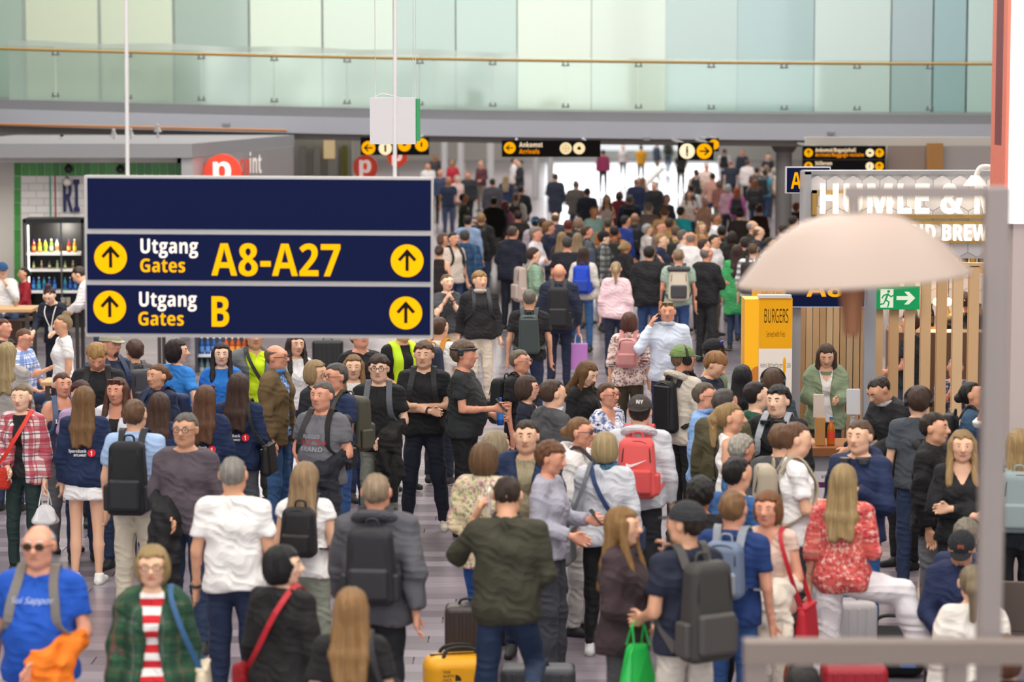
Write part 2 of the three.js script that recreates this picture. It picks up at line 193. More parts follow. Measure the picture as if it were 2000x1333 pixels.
// ---------- left food kiosk ----------
const DK = 45;
{
  const roof = thing('kiosk_roof', 'flat grey roof slab of the green tiled food kiosk', 'roof'); roof.userData.kind = 'structure'; delete roof.userData.category;
  const y1 = at(0, 281, DK - 1).y, a = at(-150, 281, DK - 1), b = at(375, 281, DK - 1), e = at(573, 262, 52);
  const sh = new THREE.Shape([new THREE.Vector2(a.x, DK - 1), new THREE.Vector2(b.x, DK - 1), new THREE.Vector2(e.x, 52.2), new THREE.Vector2(a.x, 52.2)]);
  const g = new THREE.ExtrudeGeometry(sh, { depth: 0.24, bevelEnabled: false }); g.rotateX(-Math.PI / 2); g.translate(0, y1 - 0.24, 0); mesh('slab', g, mat('#8f9094', 0.7), roof);
  const sh2 = new THREE.Shape([new THREE.Vector2(b.x, DK - 0.9), new THREE.Vector2(e.x, 52), new THREE.Vector2(e.x - 0.2, 52), new THREE.Vector2(b.x - 0.2, DK - 0.9)]);
  const g2 = new THREE.ExtrudeGeometry(sh2, { depth: 0.75, bevelEnabled: false }); g2.rotateX(-Math.PI / 2); g2.translate(0, y1 - 0.99, 0); mesh('side_fascia', g2, mat('#a8a6a8', 0.35, { metalness: 0.3 }), roof);
  mesh('white_band', pbox(-150, 305, 372, 318, DK, 0.2), mat('#e8e4dd', 0.6), roof); mesh('corner_post', pbox(346, 300, 386, 700, DK, 0.3), mat('#8b8b90', 0.5), roof);
  const pipe = []; for (let x = -100; x <= 560; x += 60) pipe.push(at(x, 243 + x * 0.022, 51)); mesh('copper_pipe', tube(pipe, 0.03, 30, 8), mat('#b07a4e', 0.45), roof);
  const k = struct('wall_kiosk', pbox(-150, 318, 372, 700, DK, 0.25), mat('#cfcac2', 0.8), 'front wall of the green tiled food kiosk');
  const gm = ['#3f9440', '#4a9f49', '#378a3a'].map(c => mat(c, 0.3)), wm = ['#f1eeea', '#e9e6e2', '#f5f2ee'].map(c => mat(c, 0.25));
  const tile = (x0, y0, x1, y1, m) => mesh('tile', pbox(x0 + 0.6, y0 + 0.6, x1 - 0.6, y1 - 0.6, DK - 0.012, 0.02), m, k);
  for (let x = 27; x < 345; x += 15) tile(x, 318, x + 15, 344, gm[Math.floor(rnd(0, 3))]);
  for (let y = 344; y < 600; y += 26) tile(27, y, 41, y + 26, gm[Math.floor(rnd(0, 3))]);
  for (let r = 0; r < 6; r++) for (let c = 0; c < 5; c++) { const x = 41 + c * 30 - (r % 2) * 15; tile(Math.max(41, x), 344 + r * 14.5, Math.min(x + 30, 165), 358 + r * 14.5, wm[Math.floor(rnd(0, 3))]); }
  for (const [x, c] of [[96, '#2f9d7c'], [106, '#b02a3a']]) mesh('painted_stripe', pbox(x, 344, x + 4, 430, DK - 0.04, 0.01), mat(c, 0.5), k);
  const lt = mat('#23255c', 0.5); text3d('RI', 124, 156, 414, 46, DK - 0.05, 0.03, lt, 'lettering', k);
  for (const [x, y, c] of [[134, 330, '#1d1d1f'], [235, 331, '#1d1d1f'], [131, 356, '#ece6dc']]) { const l = thing('spotlight', c[1] === '1' ? 'small black spotlight on the green tile band' : 'cream dome lamp on the white tiled wall', 'lamp', [0, 0, 0], 0, c[1] === '1' ? 'black spotlights on the tile band' : undefined); const p = at(x, y, DK - 0.2); mesh('lamp_head', new THREE.SphereGeometry(0.075, 16, 10).translate(p.x, p.y, p.z), mat(c, 0.4), l); mesh('stem', tube([[p.x, p.y, p.z], [p.x - 0.03, p.y + 0.08, p.z - 0.08], [p.x, p.y + 0.06, -DK]], 0.015, 8, 6), mat('#2a2a2c', 0.4), l); }
  for (const [x, y] of [[121, 267], [222, 257], [255, 256], [308, 248]]) { const l = thing('roof_lamp', 'small clear glass lamp standing on the kiosk roof', 'lamp', [0, 0, 0], 0, 'lamps on the kiosk roof'), p = at(x, y + 8, 48); mesh('shade', new THREE.CylinderGeometry(0.03, 0.075, 0.1, 14, 1, true).translate(p.x, p.y + 0.03, p.z), mat('#e8eaec', 0.1, { transmission: 0.7 }), l); mesh('cap', new THREE.SphereGeometry(0.035, 10, 8).translate(p.x, p.y + 0.1, p.z), mat(x < 200 ? '#1c1c1c' : '#b5b0ac', 0.4), l); mesh('foot', cyl(0.015, 0.03, 0.14, p.x, p.y - 0.06, p.z, 8), steel, l); }
}
function disc(label, px, py, r, d, glyph) { const s = thing('round_shop_sign', label, 'sign'), c = at(px, py, d), R = r * d / FPX; const g = new THREE.CylinderGeometry(R, R, 0.12, 40).rotateX(Math.PI / 2).translate(c.x, c.y, -d); mesh('disc', g, mat('#e8452a', 0.4, { emissive: '#e8452a', emissiveIntensity: 0.35 }), s); const m = mat('#fff4ee', 0.4, { emissive: '#fff4ee', emissiveIntensity: 0.6 }); text3d(glyph, px - r * 0.5, px + r * 0.45, py + r * 0.42, r * 0.95, d - 0.07, 0.03, m, 'letter', s); const a = at(px, py, d); mesh('post', cyl(0.035, 0.035, a.y, a.x, a.y / 2, -d - 0.1, 10), steel, s); }
disc('large orange-red round sign with white letter p on the kiosk corner', 435, 338, 37, 44.9, 'p'); disc('orange-red round sign with white symbol beyond the gate sign', 714, 327, 24, 57, 'p'); disc('small red round sign in front of the dim shops', 776, 306, 20, 64, 'p');
text3d('po', 470, 488, 342, 30, 47.1, 0.03, mat('#e8452a', 0.4), 'fascia_letters', scene); tag(scene.children.at(-1), 'red letters of the shop name on the side fascia', 'lettering');
text3d('int', 488, 511, 338, 28, 47.9, 0.03, mat('#fbf4ee', 0.4), 'fascia_letters', scene); tag(scene.children.at(-1), 'white letters of the shop name on the side fascia', 'lettering');
const bottleGeo = new THREE.LatheGeometry([[0, 0], [0.032, 0], [0.034, 0.02], [0.034, 0.14], [0.028, 0.17], [0.013, 0.2], [0.013, 0.225]].map(p => new THREE.Vector2(...p)), 12), capGeo = cyl(0.015, 0.015, 0.022, 0, 0.235, 0, 10), labGeo = new THREE.CylinderGeometry(0.0352, 0.0352, 0.07, 12, 1, true).translate(0, 0.085, 0);
function bottle(p, c, capC, lab, label, group, sc = 1) { const b = thing('bottle', label, 'bottle', p.toArray(), 0, group); b.scale.setScalar(sc); mesh('body', bottleGeo, mat(c, 0.15, { transmission: 0.3, thickness: 0 }), b); mesh('cap', capGeo, mat(capC, 0.4), b); mesh('paper_label', labGeo, mat(lab, 0.6), b); return b; }
{
  const f = thing('drinks_fridge', 'tall black glass-front fridge stocked with drinks beside green tiles', 'fridge'), d = 43.5, fr = mat('#1a1a1c', 0.4);
  mesh('cabinet', mergeGeometries([pbox(44, 428, 165, 436, d, 0.7), pbox(44, 428, 52, 640, d, 0.7), pbox(158, 428, 166, 640, d, 0.7), pbox(44, 428, 166, 640, d + 0.7, 0.05)]), fr, f);
  for (const y of [494, 526, 568, 605]) mesh('shelf', pbox(52, y, 158, y + 5, d + 0.1, 0.5), mat('#e9e7e4', 0.4), f); mesh('door_post', pbox(117, 436, 123, 640, d - 0.02, 0.05), mat('#6f7174', 0.3, { metalness: 0.7 }), f);
  mesh('light_strip', pbox(53, 440, 58, 566, d + 0.08, 0.03), new THREE.MeshStandardMaterial({ color: '#fff', emissive: '#fff8ee', emissiveIntensity: 3 }), f);
  const pl = new THREE.PointLight('#fff6e8', 4, 0, 2); const q = at(105, 450, d + 0.05); pl.position.set(q.x, q.y, q.z); pl.castShadow = true; scene.add(pl);
  const rows = [[494, 0.95, ['#c7342c', '#e8a13a', '#d9d23a', '#7fae3d', '#e5dcc4', '#d0743a'], 'small juice bottle on the top fridge shelf', 'juice bottles on the top fridge shelf', 8], [526, 0.6, ['#8fae52', '#d8c49a', '#7a5a3a', '#c9d6a0'], 'salad cup on the middle fridge shelf', 'cups on the middle fridge shelf', 6], [568, 0.95, ['#2c5fae', '#3d86c8', '#2f9aa0', '#2754a0'], 'blue water bottle on the lower fridge shelf', 'blue bottles on the lower fridge shelf', 9]];
  for (const [y, sc, cs, lb, gr, n] of rows) for (let i = 0; i < n; i++) { const px = 62 + i * (92 / n) + 4; if (Math.abs(px - 120) < 4) continue; const p = at(px, y, d + 0.2); bottle(p, cs[i % cs.length], i % 2 ? '#e9e4da' : '#2d57a5', cs[(i + 1) % cs.length], lb, gr, sc); }
  const c = thing('drinks_cooler', 'low open cooler filled with bottles behind the waiting women', 'cooler'), dc = 38.5; mesh('body', mergeGeometries([pbox(380, 735, 492, 760, dc, 0.8), pbox(380, 640, 386, 760, dc, 0.8), pbox(486, 640, 492, 760, dc, 0.8), pbox(380, 640, 492, 760, dc + 0.8, 0.05)]), mat('#3a3d40', 0.5), c);
  for (const y of [694, 735]) { mesh('shelf', pbox(386, y, 486, y + 4, dc + 0.1, 0.6), mat('#d5d8da', 0.4), c); for (let i = 0; i < 8; i++) bottle(at(394 + i * 12, y, dc + 0.3), y < 700 ? (i < 4 ? '#2f62b4' : '#d8622c') : '#9fc4cc', y < 700 ? '#efeae2' : '#3a7ab0', y < 700 ? (i < 4 ? '#5b8bd0' : '#e89a3a') : '#d9e6ea', y < 700 ? (i < 4 ? 'blue bottle on the upper cooler shelf' : 'orange soda bottle on the upper cooler shelf') : 'clear water bottle on the lower cooler shelf', y < 700 ? (i < 4 ? 'blue bottles in the cooler' : 'orange bottles in the cooler') : 'water bottles in the cooler', 1.15); }
}
function table(label, x0, x1, py, top, d, w) { const t = thing('wooden_table', label, 'table'), a = at(x0, py, d), b = at(x1, py, d), wd = mat('#c39a68', 0.5), W = b.x - a.x, cx = (a.x + b.x) / 2; mesh('table_top', rbox(W, 0.05, w, 0.01, cx, top, -d - w / 2), wd, t); for (const sx of [-1, 1]) for (const sz of [0.1, 0.9]) mesh('leg', box(0.05, top, 0.05, cx + sx * (W / 2 - 0.08), top / 2, -d - w * sz), mat('#3c3836', 0.5), t); }
table('long wooden bar table where the woman in red sits', -60, 62, 608, 1.1, 36.6, 0.7); table('wooden bar table behind the leaning staff member', 138, 320, 602, 1.1, 37.4, 0.6); table('low wooden cafe table beside the seated check-shirted man', 78, 128, 742, 0.74, 30.6, 0.5);

// ---------- burger kiosk ----------
const DH = 29.4;
{
  const w = struct('wall_burger', mergeGeometries([pbox(1575, 338, 2150, 505, DH, 0.25)]), mat('#bdbcc0', 0.7), 'white hexagon-tiled fascia of the burger kiosk');
  const back = struct('wall_bar', pbox(1600, 500, 2200, 905, 32.6, 0.2), mat('#bdbcc0', 0.7), 'hexagon-tiled back wall of the bar');
  const hex = (R) => { const g = new THREE.CylinderGeometry(R, R * 1.02, 0.016, 6); g.rotateX(Math.PI / 2); return g; };
  const hm = ['#d9d7da', '#d0ced2', '#dfdddf'].map(c => mat(c, 0.25)), R = 0.118, hg = hex(R - 0.004);
  const lay = (px0, py0, px1, py1, d, par) => { const a = at(px0, py0, d), b = at(px1, py1, d), dx = R * Math.sqrt(3), dy = R * 1.5; let r = 0; for (let y = a.y - R; y > b.y + R * 0.6; y -= dy, r++) for (let x = a.x + dx / 2 + (r % 2) * dx / 2; x < b.x - dx / 2; x += dx) { const m = mesh('tile', hg, hm[Math.floor(rnd(0, 3))], par); m.position.set(x, y, -d + 0.008); } };
  lay(1579, 342, 2030, 503, DH, w); lay(1720, 508, 2010, 620, 32.6, back);
  mesh('top_frame', pbox(1572, 334, 2150, 341, DH - 0.05, 0.4), mat('#8f9196', 0.4), w); mesh('side_frame', pbox(1570, 336, 1578, 900, DH - 0.05, 0.4), mat('#a5a6aa', 0.4), w);
  const gold = mat('#a98742', 0.35, { metalness: 0.5 });
  for (const r of [[1587, 372, 1950, 378], [1587, 420, 1950, 427], [1587, 372, 1595, 427], [1574, 432, 1950, 438], [1570, 470, 1950, 475]]) mesh('gold_bar', pbox(...r, DH - 0.1, 0.06), gold, w);
  const glow = new THREE.MeshStandardMaterial({ color: '#fff8ec', emissive: '#fff1da', emissiveIntensity: 1.4 });
  text3d('HUMLE & MALT', 1601, 2066, 417, 42, DH - 0.12, 0.06, glow, 'glowing_letters', w); text3d('BURGERS AND BREWS', 1600, 1946, 470, 23, DH - 0.1, 0.05, glow, 'glowing_letters', w);
  for (const px of [1640, 1760, 1880, 1990]) { const l = new THREE.PointLight('#fff0d8', 0.12, 0, 2), p = at(px, 400, DH - 0.35); l.position.copy(p); l.castShadow = true; scene.add(l); }
  const g = thing('gooseneck_lamp', 'white gooseneck lamp over the burger kiosk fascia', 'lamp'); const p = [at(1945, 338, DH - 0.3), at(1935, 327, DH - 0.3), at(1915, 328, DH - 0.3), at(1906, 345, DH - 0.3)]; mesh('neck', tube(p, 0.03, 20, 10), mat('#eee6dd', 0.4), g); const q = at(1905, 353, DH - 0.3); mesh('shade', new THREE.CylinderGeometry(0.05, 0.14, 0.12, 20, 1, true).translate(q.x, q.y, q.z), mat('#f0e8df', 0.4), g);
  const sh = thing('bottle_shelf', 'wooden bar shelf lined with bottles on the tiled back wall', 'shelf'); mesh('board', pbox(1690, 527, 2010, 534, 31.8, 0.35), mat('#b98d52', 0.5), sh); mesh('board', pbox(1740, 640, 2010, 647, 31.8, 0.35), mat('#b98d52', 0.5), sh);
  const bc = ['#3b2a1c', '#c9a14a', '#2b2420', '#5a7a4a', '#d8cdb8', '#46301e', '#8a6a2c']; for (let i = 0; i < 7; i++) bottle(at(1852 + i * 16, 526.5, 31.95), bc[i % 7], '#1f1c1a', bc[(i + 3) % 7], 'spirits bottle on the upper bar shelf', 'spirits bottles on the bar shelf', 1.25); for (let i = 0; i < 12; i++) bottle(at(1770 + i * 16, 639.5, 31.95), bc[(i * 3) % 7], '#1f1c1a', bc[(i + 2) % 7], 'dark bottle on the lower bar shelf', 'bottles on the lower bar shelf', 1.2);
  for (const px of [1830, 1852, 1872]) { const l = thing('bar_bulb', 'small round warm bulb above the bar counter', 'lamp', [0, 0, 0], 0, 'bulbs above the bar'), p = at(px, 590, 31); mesh('bulb', new THREE.SphereGeometry(0.05, 14, 10).translate(p.x, p.y, p.z), new THREE.MeshStandardMaterial({ color: '#ffe6b8', emissive: '#ffd08a', emissiveIntensity: 5 }), l); mesh('cord', cyl(0.006, 0.006, 0.5, p.x, p.y + 0.3, p.z, 6), dark, l); const li = new THREE.PointLight('#ffc980', 3, 0, 2); li.position.copy(p); li.castShadow = true; scene.add(li); }
  tag(mesh('bar_counter', pbox(1740, 650, 2050, 885, 29.7, 0.4), mat('#6a4a30', 0.5)), 'dark wooden bar counter behind the slats', 'counter');
  const wm = ['#d9b283', '#cfa676', '#e2bf92'].map(c => mat(c, 0.5)), scr = thing('slat_screen', 'vertical wooden slat screen around the bar', 'screen');
  for (let i = 0; i < 8; i++) { const x = 1708 + i * 31; mesh('slat', pbox(x, 520 + (i < 2 ? 30 : 0), x + 12, 953, 27.4, 0.09), wm[i % 3], scr); }
  mesh('rail', pbox(1700, 514, 2010, 522, 27.4, 0.1), wm[0], scr); mesh('rail', pbox(1700, 830, 2010, 838, 27.45, 0.06), wm[1], scr);
  const scr2 = thing('slat_screen', 'close-set wooden slat panel beside the grey post', 'screen'); for (let i = 0; i < 10; i++) mesh('slat', pbox(1561 + i * 13.2, 590, 1561 + i * 13.2 + 9.6, 977, 26.6, 0.06), wm[(i + 1) % 3], scr2); mesh('backing', pbox(1560, 592, 1692, 977, 26.66, 0.03), mat('#6b5138', 0.7), scr2);
  for (const [a, b, y, d] of [[1690, 1706, 552, 26.2], [1543, 1560, 585, 25.9]]) tag(mesh('steel_post', pbox(a, y, b, 170 + 4.28 * 5000 / d, d, 0.12), mat('#9c9fa6', 0.45)), a > 1600 ? 'grey steel post between the two slat screens' : 'grey steel post beside the burger menu board', 'post');
}
{ // menu board
  const m = thing('menu_board', 'yellow and white burger menu board with prices', 'sign'), d = 25.4;
  const t = canvas(496, 1120, (g, w, h) => { g.fillStyle = '#efe6dc'; g.fillRect(0, 0, w, h); g.fillStyle = '#f2ab1e'; g.fillRect(0, 0, w, 392); fitText(g, 'BURGERS', 70, 440, 190, 150, '#3b2a14', ''); fitText(g, 'Served with fries', 110, 390, 300, 60, '#5a3c14', ''); [['Humle & Malt beef burger', '268', 540], ['Double edition', '', 690], ['Humle & Malt beef burger', '310', 770], ['Pepper Jack beef burger', '275', 930], ['Veggie burger', '275', 1070]].forEach(([s, p, y]) => { fitText(g, s, 20, 20 + s.length * 14, y, 50, '#3c3028', ''); if (p) fitText(g, p, 420, 480, y, 50, '#3c3028', ''); }); g.fillStyle = '#f2ab1e'; g.beginPath(); g.ellipse(385, 525, 26, 66, 0, 0, 7); g.fill(); });
  mesh('menu_panel', pbox(1483, 583, 1545, 863, d, 0.08), [0, 1, 2, 3, 4, 5].map(i => i === 4 ? lit(t, 0.15) : mat('#d9d4cf', 0.5)), m); mesh('base', pbox(1486, 863, 1542, 1014, d + 0.01, 0.06), mat('#c9c4c0', 0.5), m); mesh('top_edge', pbox(1481, 577, 1546, 583, d - 0.02, 0.12), mat('#d7d5d6', 0.4), m);
  const t2 = canvas(224, 1120, (g, w, h) => { g.fillStyle = '#f7b52a'; g.fillRect(0, 0, w, h); const el = (x, y, a, b, c) => { g.fillStyle = c; g.beginPath(); g.ellipse(x, y, a, b, 0, 0, 7); g.fill(); }; el(180, 400, 110, 60, '#c47a3a'); el(180, 510, 90, 70, '#e6cfa0'); el(180, 640, 110, 44, '#6a3420'); el(180, 720, 100, 34, '#c8321e'); el(180, 800, 120, 44, '#4f9a2e'); el(180, 880, 110, 50, '#b9733a'); g.fillStyle = '#b5481c'; g.fillRect(0, 960, w, 160); fitText(g, 'BEEFBURGER', 60, 220, 1040, 50, '#fbe8d0'); });
  mesh('picture_panel', pbox(1455, 585, 1483, 1014, d + 0.02, 0.4), [0, 1, 2, 3, 4, 5].map(i => i === 4 ? lit(t2, 0.4) : mat('#f0b032', 0.5)), m);
  const s = thing('yellow_kiosk_sign', 'yellow sign with brown lettering above the menu board', 'sign'), t3 = canvas(512, 220, (g, w, h) => { g.fillStyle = '#f3b021'; g.fillRect(0, 0, w, h); fitText(g, 'HUMLE & MALT', 130, 480, 150, 60, '#7a5010', ''); }); mesh('sign_panel', pbox(1470, 556, 1535, 583, 26.2, 0.1), [0, 1, 2, 3, 4, 5].map(i => i === 4 ? lit(t3, 0.3) : mat('#f3b021', 0.5)), s); mesh('stand', pbox(1496, 583, 1510, 986, 26.25, 0.06), steel, s);
}
{ // service counter
  const c = thing('service_counter', 'grey service counter with a wooden top', 'counter'), d = 23.8;
  mesh('counter_top', pbox(1583, 876, 1700, 892, d, 0.7), mat('#9a6238', 0.4), c); mesh('front_panel', pbox(1588, 892, 1700, 1080, d + 0.06, 0.6), mat('#9b9da3', 0.5), c);
  const t = canvas(200, 240, (g, w, h) => { g.fillStyle = '#f1eef0'; g.fillRect(0, 0, w, h); g.fillStyle = '#6d2a66'; g.fillRect(0, 78, w, 40); fitText(g, 'AVINOR', 60, 150, 50, 34, '#555'); }); const n = tag(mesh('paper_notice', pbox(1590, 922, 1636, 985, d + 0.045, 0.014), [0, 1, 2, 3, 4, 5].map(i => i === 4 ? new THREE.MeshStandardMaterial({ map: t, roughness: 0.7 }) : mat('#f1eef0', 0.7))), 'white and purple paper notice on the counter front', 'notice');
  const y = at(1600, 876, d).y, P = px => at(px, 876, d - 0.0).x;
  tag(mesh('wooden_holder', rbox(0.09, 0.27, 0.1, 0.008, P(1606), y + 0.135, -d - 0.2), mat('#c08a4c', 0.5)), 'upright wooden box holder on the counter', 'holder');
  tag(mesh('receipt_paper', rbox(0.1, 0.22, 0.02, 0.004, P(1603), y + 0.375, -d - 0.2), mat('#d9c8ba', 0.7)), 'tall curled paper standing above the wooden holder', 'paper');
  bottle(new THREE.Vector3(P(1628), y, -d - 0.2), '#e0812a', '#2f6fb5', '#e24a2a', 'orange juice bottle with blue cap on the counter', undefined, 1.1);
  const s = thing('payment_screen', 'white angled payment screen on the counter', 'screen'); const sx = P(1674); mesh('display', rbox(0.13, 0.25, 0.03, 0.01, 0, 0, 0).rotateX(-0.15).translate(sx, y + 0.4, -d - 0.3), mat('#c9cacd', 0.4), s); mesh('stand', cyl(0.02, 0.05, 0.26, sx, y + 0.13, -d - 0.32, 12), steel, s);
}

// ---------- near lamp post, pergola, screen column ----------
{
  const d = 10, pm = mat('#978b87', 0.6), l = thing('street_lamp', 'pale grey lamp post with dome shade on a side arm', 'lamp post');
  const base = at(1947, 365, d); mesh('post', rbox(0.092, base.y, 0.09, 0.008, base.x, base.y / 2, -d), pm, l);
  mesh('arm', pbox(1652, 365, 1970, 388, d - 0.02, 0.06), pm, l); const a = at(1668, 388, d), c = at(1668, 500, d);
  mesh('stem', cyl(0.022, 0.03, 0.12, a.x, a.y - 0.05, -d, 14), pm, l);
  const dome = new THREE.LatheGeometry([[0.03, 0.262], [0.12, 0.256], [0.2, 0.235], [0.28, 0.19], [0.36, 0.12], [0.42, 0.05], [0.455, 0.012], [0.46, 0], [0.45, 0.004], [0.41, 0.045], [0.35, 0.112], [0.27, 0.18], [0.19, 0.225], [0.1, 0.245], [0, 0.25]].map(p => new THREE.Vector2(...p)), 64);
  const dm = mesh('shade', dome, mat('#b8a396', 0.6, { transmission: 0.1, thickness: 0 }), l); const e = at(1668, 547, d); dm.position.set(e.x, e.y, -d); dm.rotation.z = 0.07;
  const h = mesh('lamp_holder', new THREE.LatheGeometry([[0, 0], [0.025, 0.002], [0.034, 0.02], [0.052, 0.17], [0.055, 0.2], [0, 0.2]].map(p => new THREE.Vector2(...p)), 24), mat('#a5704f', 0.4, { metalness: 0.4 }), l); const q = at(1664, 657, d); h.position.set(q.x, q.y, -d);
  const f = thing('pergola_frame', 'grey-brown metal pergola frame in front of the seats', 'frame'); mesh('top_bar', pbox(1455, 1256, 2080, 1300, 9.6, 0.09), mat('#84756d', 0.6), f);
  for (const px of [1478, 1870]) { const p = at(px, 1300, 9.62); mesh('upright', box(0.085, p.y, 0.08, p.x, p.y / 2, -9.66), mat('#8c7d76', 0.6), f); }
  const s = thing('screen_column', 'tall advertising column with a bright white screen and salmon side', 'screen'), ds = 20, p0 = at(1976, 0, ds), p1 = at(1976, 437, ds), p2 = at(1976, 540, ds);
  mesh('screen_face', box(1.2, 5, 0.04, p0.x + 0.6, p1.y + 2.5, -ds), new THREE.MeshStandardMaterial({ color: '#ffffff', emissive: '#fff4f0', emissiveIntensity: 1.1 }), s);
  const t = canvas(128, 1024, (g, w, h) => { g.fillStyle = '#e8806a'; g.fillRect(0, 0, w, h); g.fillStyle = 'rgba(120,40,40,0.6)'; for (let i = 0; i < 300; i++) g.fillRect(rnd(0, w), rnd(0, h), 2, 2); g.fillStyle = '#7a3238'; g.beginPath(); g.ellipse(64, 640, 34, 60, 0, 0, 7); g.fill(); g.fillRect(34, 640, 60, 260); g.fillStyle = '#5a2a30'; g.fillRect(46, 600, 36, 40); });
  mesh('side_poster', box(0.03, 5, 0.62, p0.x - 0.01, p1.y + 2.5, -ds - 0.32), [0, 1, 2, 3, 4, 5].map(i => i === 1 ? new THREE.MeshStandardMaterial({ map: t, roughness: 0.5 }) : mat('#e8806a', 0.5)), s);
  mesh('base', box(1.1, p1.y, 0.6, p0.x + 0.6, p1.y / 2, -ds - 0.32), mat('#b9aaa6', 0.6), s); mesh('core', box(1.15, 4.95, 0.5, p0.x + 0.62, p1.y + 2.5, -ds - 0.3), mat('#c9bcb6', 0.6), s);
}
// ---------- signed distance bodies, meshed with surface nets ----------
const cap = (a, b, ra, rb = ra, zs = 1) => ({ t: 0, a, b, ra, rb, zs });
const ell = (c, r) => ({ t: 1, c, r });
function dPrim(p, x, y, z) {
  if (p.t === 1) { const X = x - p.c[0], Y = y - p.c[1], Z = z - p.c[2], r = p.r, k0 = Math.hypot(X / r[0], Y / r[1], Z / r[2]), k1 = Math.hypot(X / (r[0] * r[0]), Y / (r[1] * r[1]), Z / (r[2] * r[2])); return k1 < 1e-9 ? -r[0] : k0 * (k0 - 1) / k1; }
  const a = p.a, b = p.b, zs = p.zs, px = x - a[0], py = y - a[1], pz = (z - a[2]) * zs, bx = b[0] - a[0], by = b[1] - a[1], bz = (b[2] - a[2]) * zs;
  const bb = bx * bx + by * by + bz * bz; let t = bb > 0 ? (px * bx + py * by + pz * bz) / bb : 0; t = t < 0 ? 0 : t > 1 ? 1 : t;
  const ex = px - bx * t, ey = py - by * t, ez = pz - bz * t; let d = Math.sqrt(ex * ex + ey * ey + ez * ez) - (p.ra + (p.rb - p.ra) * t);
  if (p.cut) { const c = p.cut, e = (x - c[0]) * c[3] + (y - c[1]) * c[4] + (z - c[2]) * c[5]; if (e > d) d = e; }
  return d;
}
const smin = (a, b, k) => { const h = k - Math.abs(a - b); return h > 0 ? Math.min(a, b) - h * h / (4 * k) : Math.min(a, b); };
function union(prims, k) { return (x, y, z) => { let d = 1e3; for (let i = 0; i < prims.length; i++) { const e = dPrim(prims[i], x, y, z); d = i ? smin(d, e, k) : e; } return d; }; }
function bounds(prims, m) { const lo = [1e3, 1e3, 1e3], hi = [-1e3, -1e3, -1e3]; for (const p of prims) for (const [c, r] of p.t === 1 ? [[p.c, p.r]] : [[p.a, [p.ra, p.ra, p.ra / p.zs]], [p.b, [p.rb, p.rb, p.rb / p.zs]]]) for (let i = 0; i < 3; i++) { lo[i] = Math.min(lo[i], c[i] - r[i] - m); hi[i] = Math.max(hi[i], c[i] + r[i] + m); } return [lo, hi]; }
function nets(f, [lo, hi], c) {
  const n = [0, 1, 2].map(i => Math.ceil((hi[i] - lo[i]) / c) + 2), [nx, ny, nz] = n, V = new Float32Array(nx * ny * nz).fill(1e3), BS = 4;
  const diag = c * BS * 0.87 * 2.1 + c;
  for (let bz = 0; bz < nz; bz += BS) for (let by = 0; by < ny; by += BS) for (let bx = 0; bx < nx; bx += BS) {
    const d = f(lo[0] + (bx + 1.5) * c, lo[1] + (by + 1.5) * c, lo[2] + (bz + 1.5) * c);
    if (Math.abs(d) > diag) { if (d < 0) for (let z = bz; z < Math.min(nz, bz + BS); z++) for (let y = by; y < Math.min(ny, by + BS); y++) V.fill(-1e3, (z * ny + y) * nx + bx, (z * ny + y) * nx + Math.min(nx, bx + BS)); continue; }
    for (let z = bz; z < Math.min(nz, bz + BS); z++) for (let y = by; y < Math.min(ny, by + BS); y++) for (let x = bx; x < Math.min(nx, bx + BS); x++) V[(z * ny + y) * nx + x] = f(lo[0] + x * c, lo[1] + y * c, lo[2] + z * c);
  }
  const id = new Int32Array(nx * ny * nz).fill(-1), pos = [], idx = [];
  const off = []; for (let k = 0; k < 8; k++) off.push((((k >> 2) & 1) * ny + ((k >> 1) & 1)) * nx + (k & 1));
  for (let z = 0; z < nz - 1; z++) for (let y = 0; y < ny - 1; y++) for (let x = 0; x < nx - 1; x++) {
    const o = (z * ny + y) * nx + x; let m = 0; for (let k = 0; k < 8; k++) if (V[o + off[k]] < 0) m |= 1 << k; if (m === 0 || m === 255) continue;
    let sx = 0, sy = 0, sz = 0, q = 0;
    for (let k = 0; k < 8; k++) for (let b = 0; b < 3; b++) { const j = k ^ (1 << b); if (j < k) continue; const a = V[o + off[k]], e = V[o + off[j]]; if ((a < 0) === (e < 0)) continue; const t = Math.abs(a) > 900 || Math.abs(e) > 900 ? 0.5 : a / (a - e); sx += (k & 1) + (b === 0 ? t : 0); sy += ((k >> 1) & 1) + (b === 1 ? t : 0); sz += ((k >> 2) & 1) + (b === 2 ? t : 0); q++; }
    id[o] = pos.length / 3; pos.push(lo[0] + (x + sx / q) * c, lo[1] + (y + sy / q) * c, lo[2] + (z + sz / q) * c);
  }
  const st = [1, nx, nx * ny];
  for (let z = 1; z < nz - 1; z++) for (let y = 1; y < ny - 1; y++) for (let x = 1; x < nx - 1; x++) {
    const o = (z * ny + y) * nx + x, a = V[o] < 0;
    for (let b = 0; b < 3; b++) { if (a === V[o + st[b]] < 0) continue; const u = st[(b + 1) % 3], v = st[(b + 2) % 3], A = id[o], Bq = id[o - u], C = id[o - u - v], D = id[o - v]; if (A < 0 || Bq < 0 || C < 0 || D < 0) continue; if (a) idx.push(A, Bq, C, A, C, D); else idx.push(A, C, Bq, A, D, C); }
  }
  const g = new THREE.BufferGeometry(); g.setAttribute('position', new THREE.Float32BufferAttribute(pos, 3)); g.setIndex(idx); return g;
}
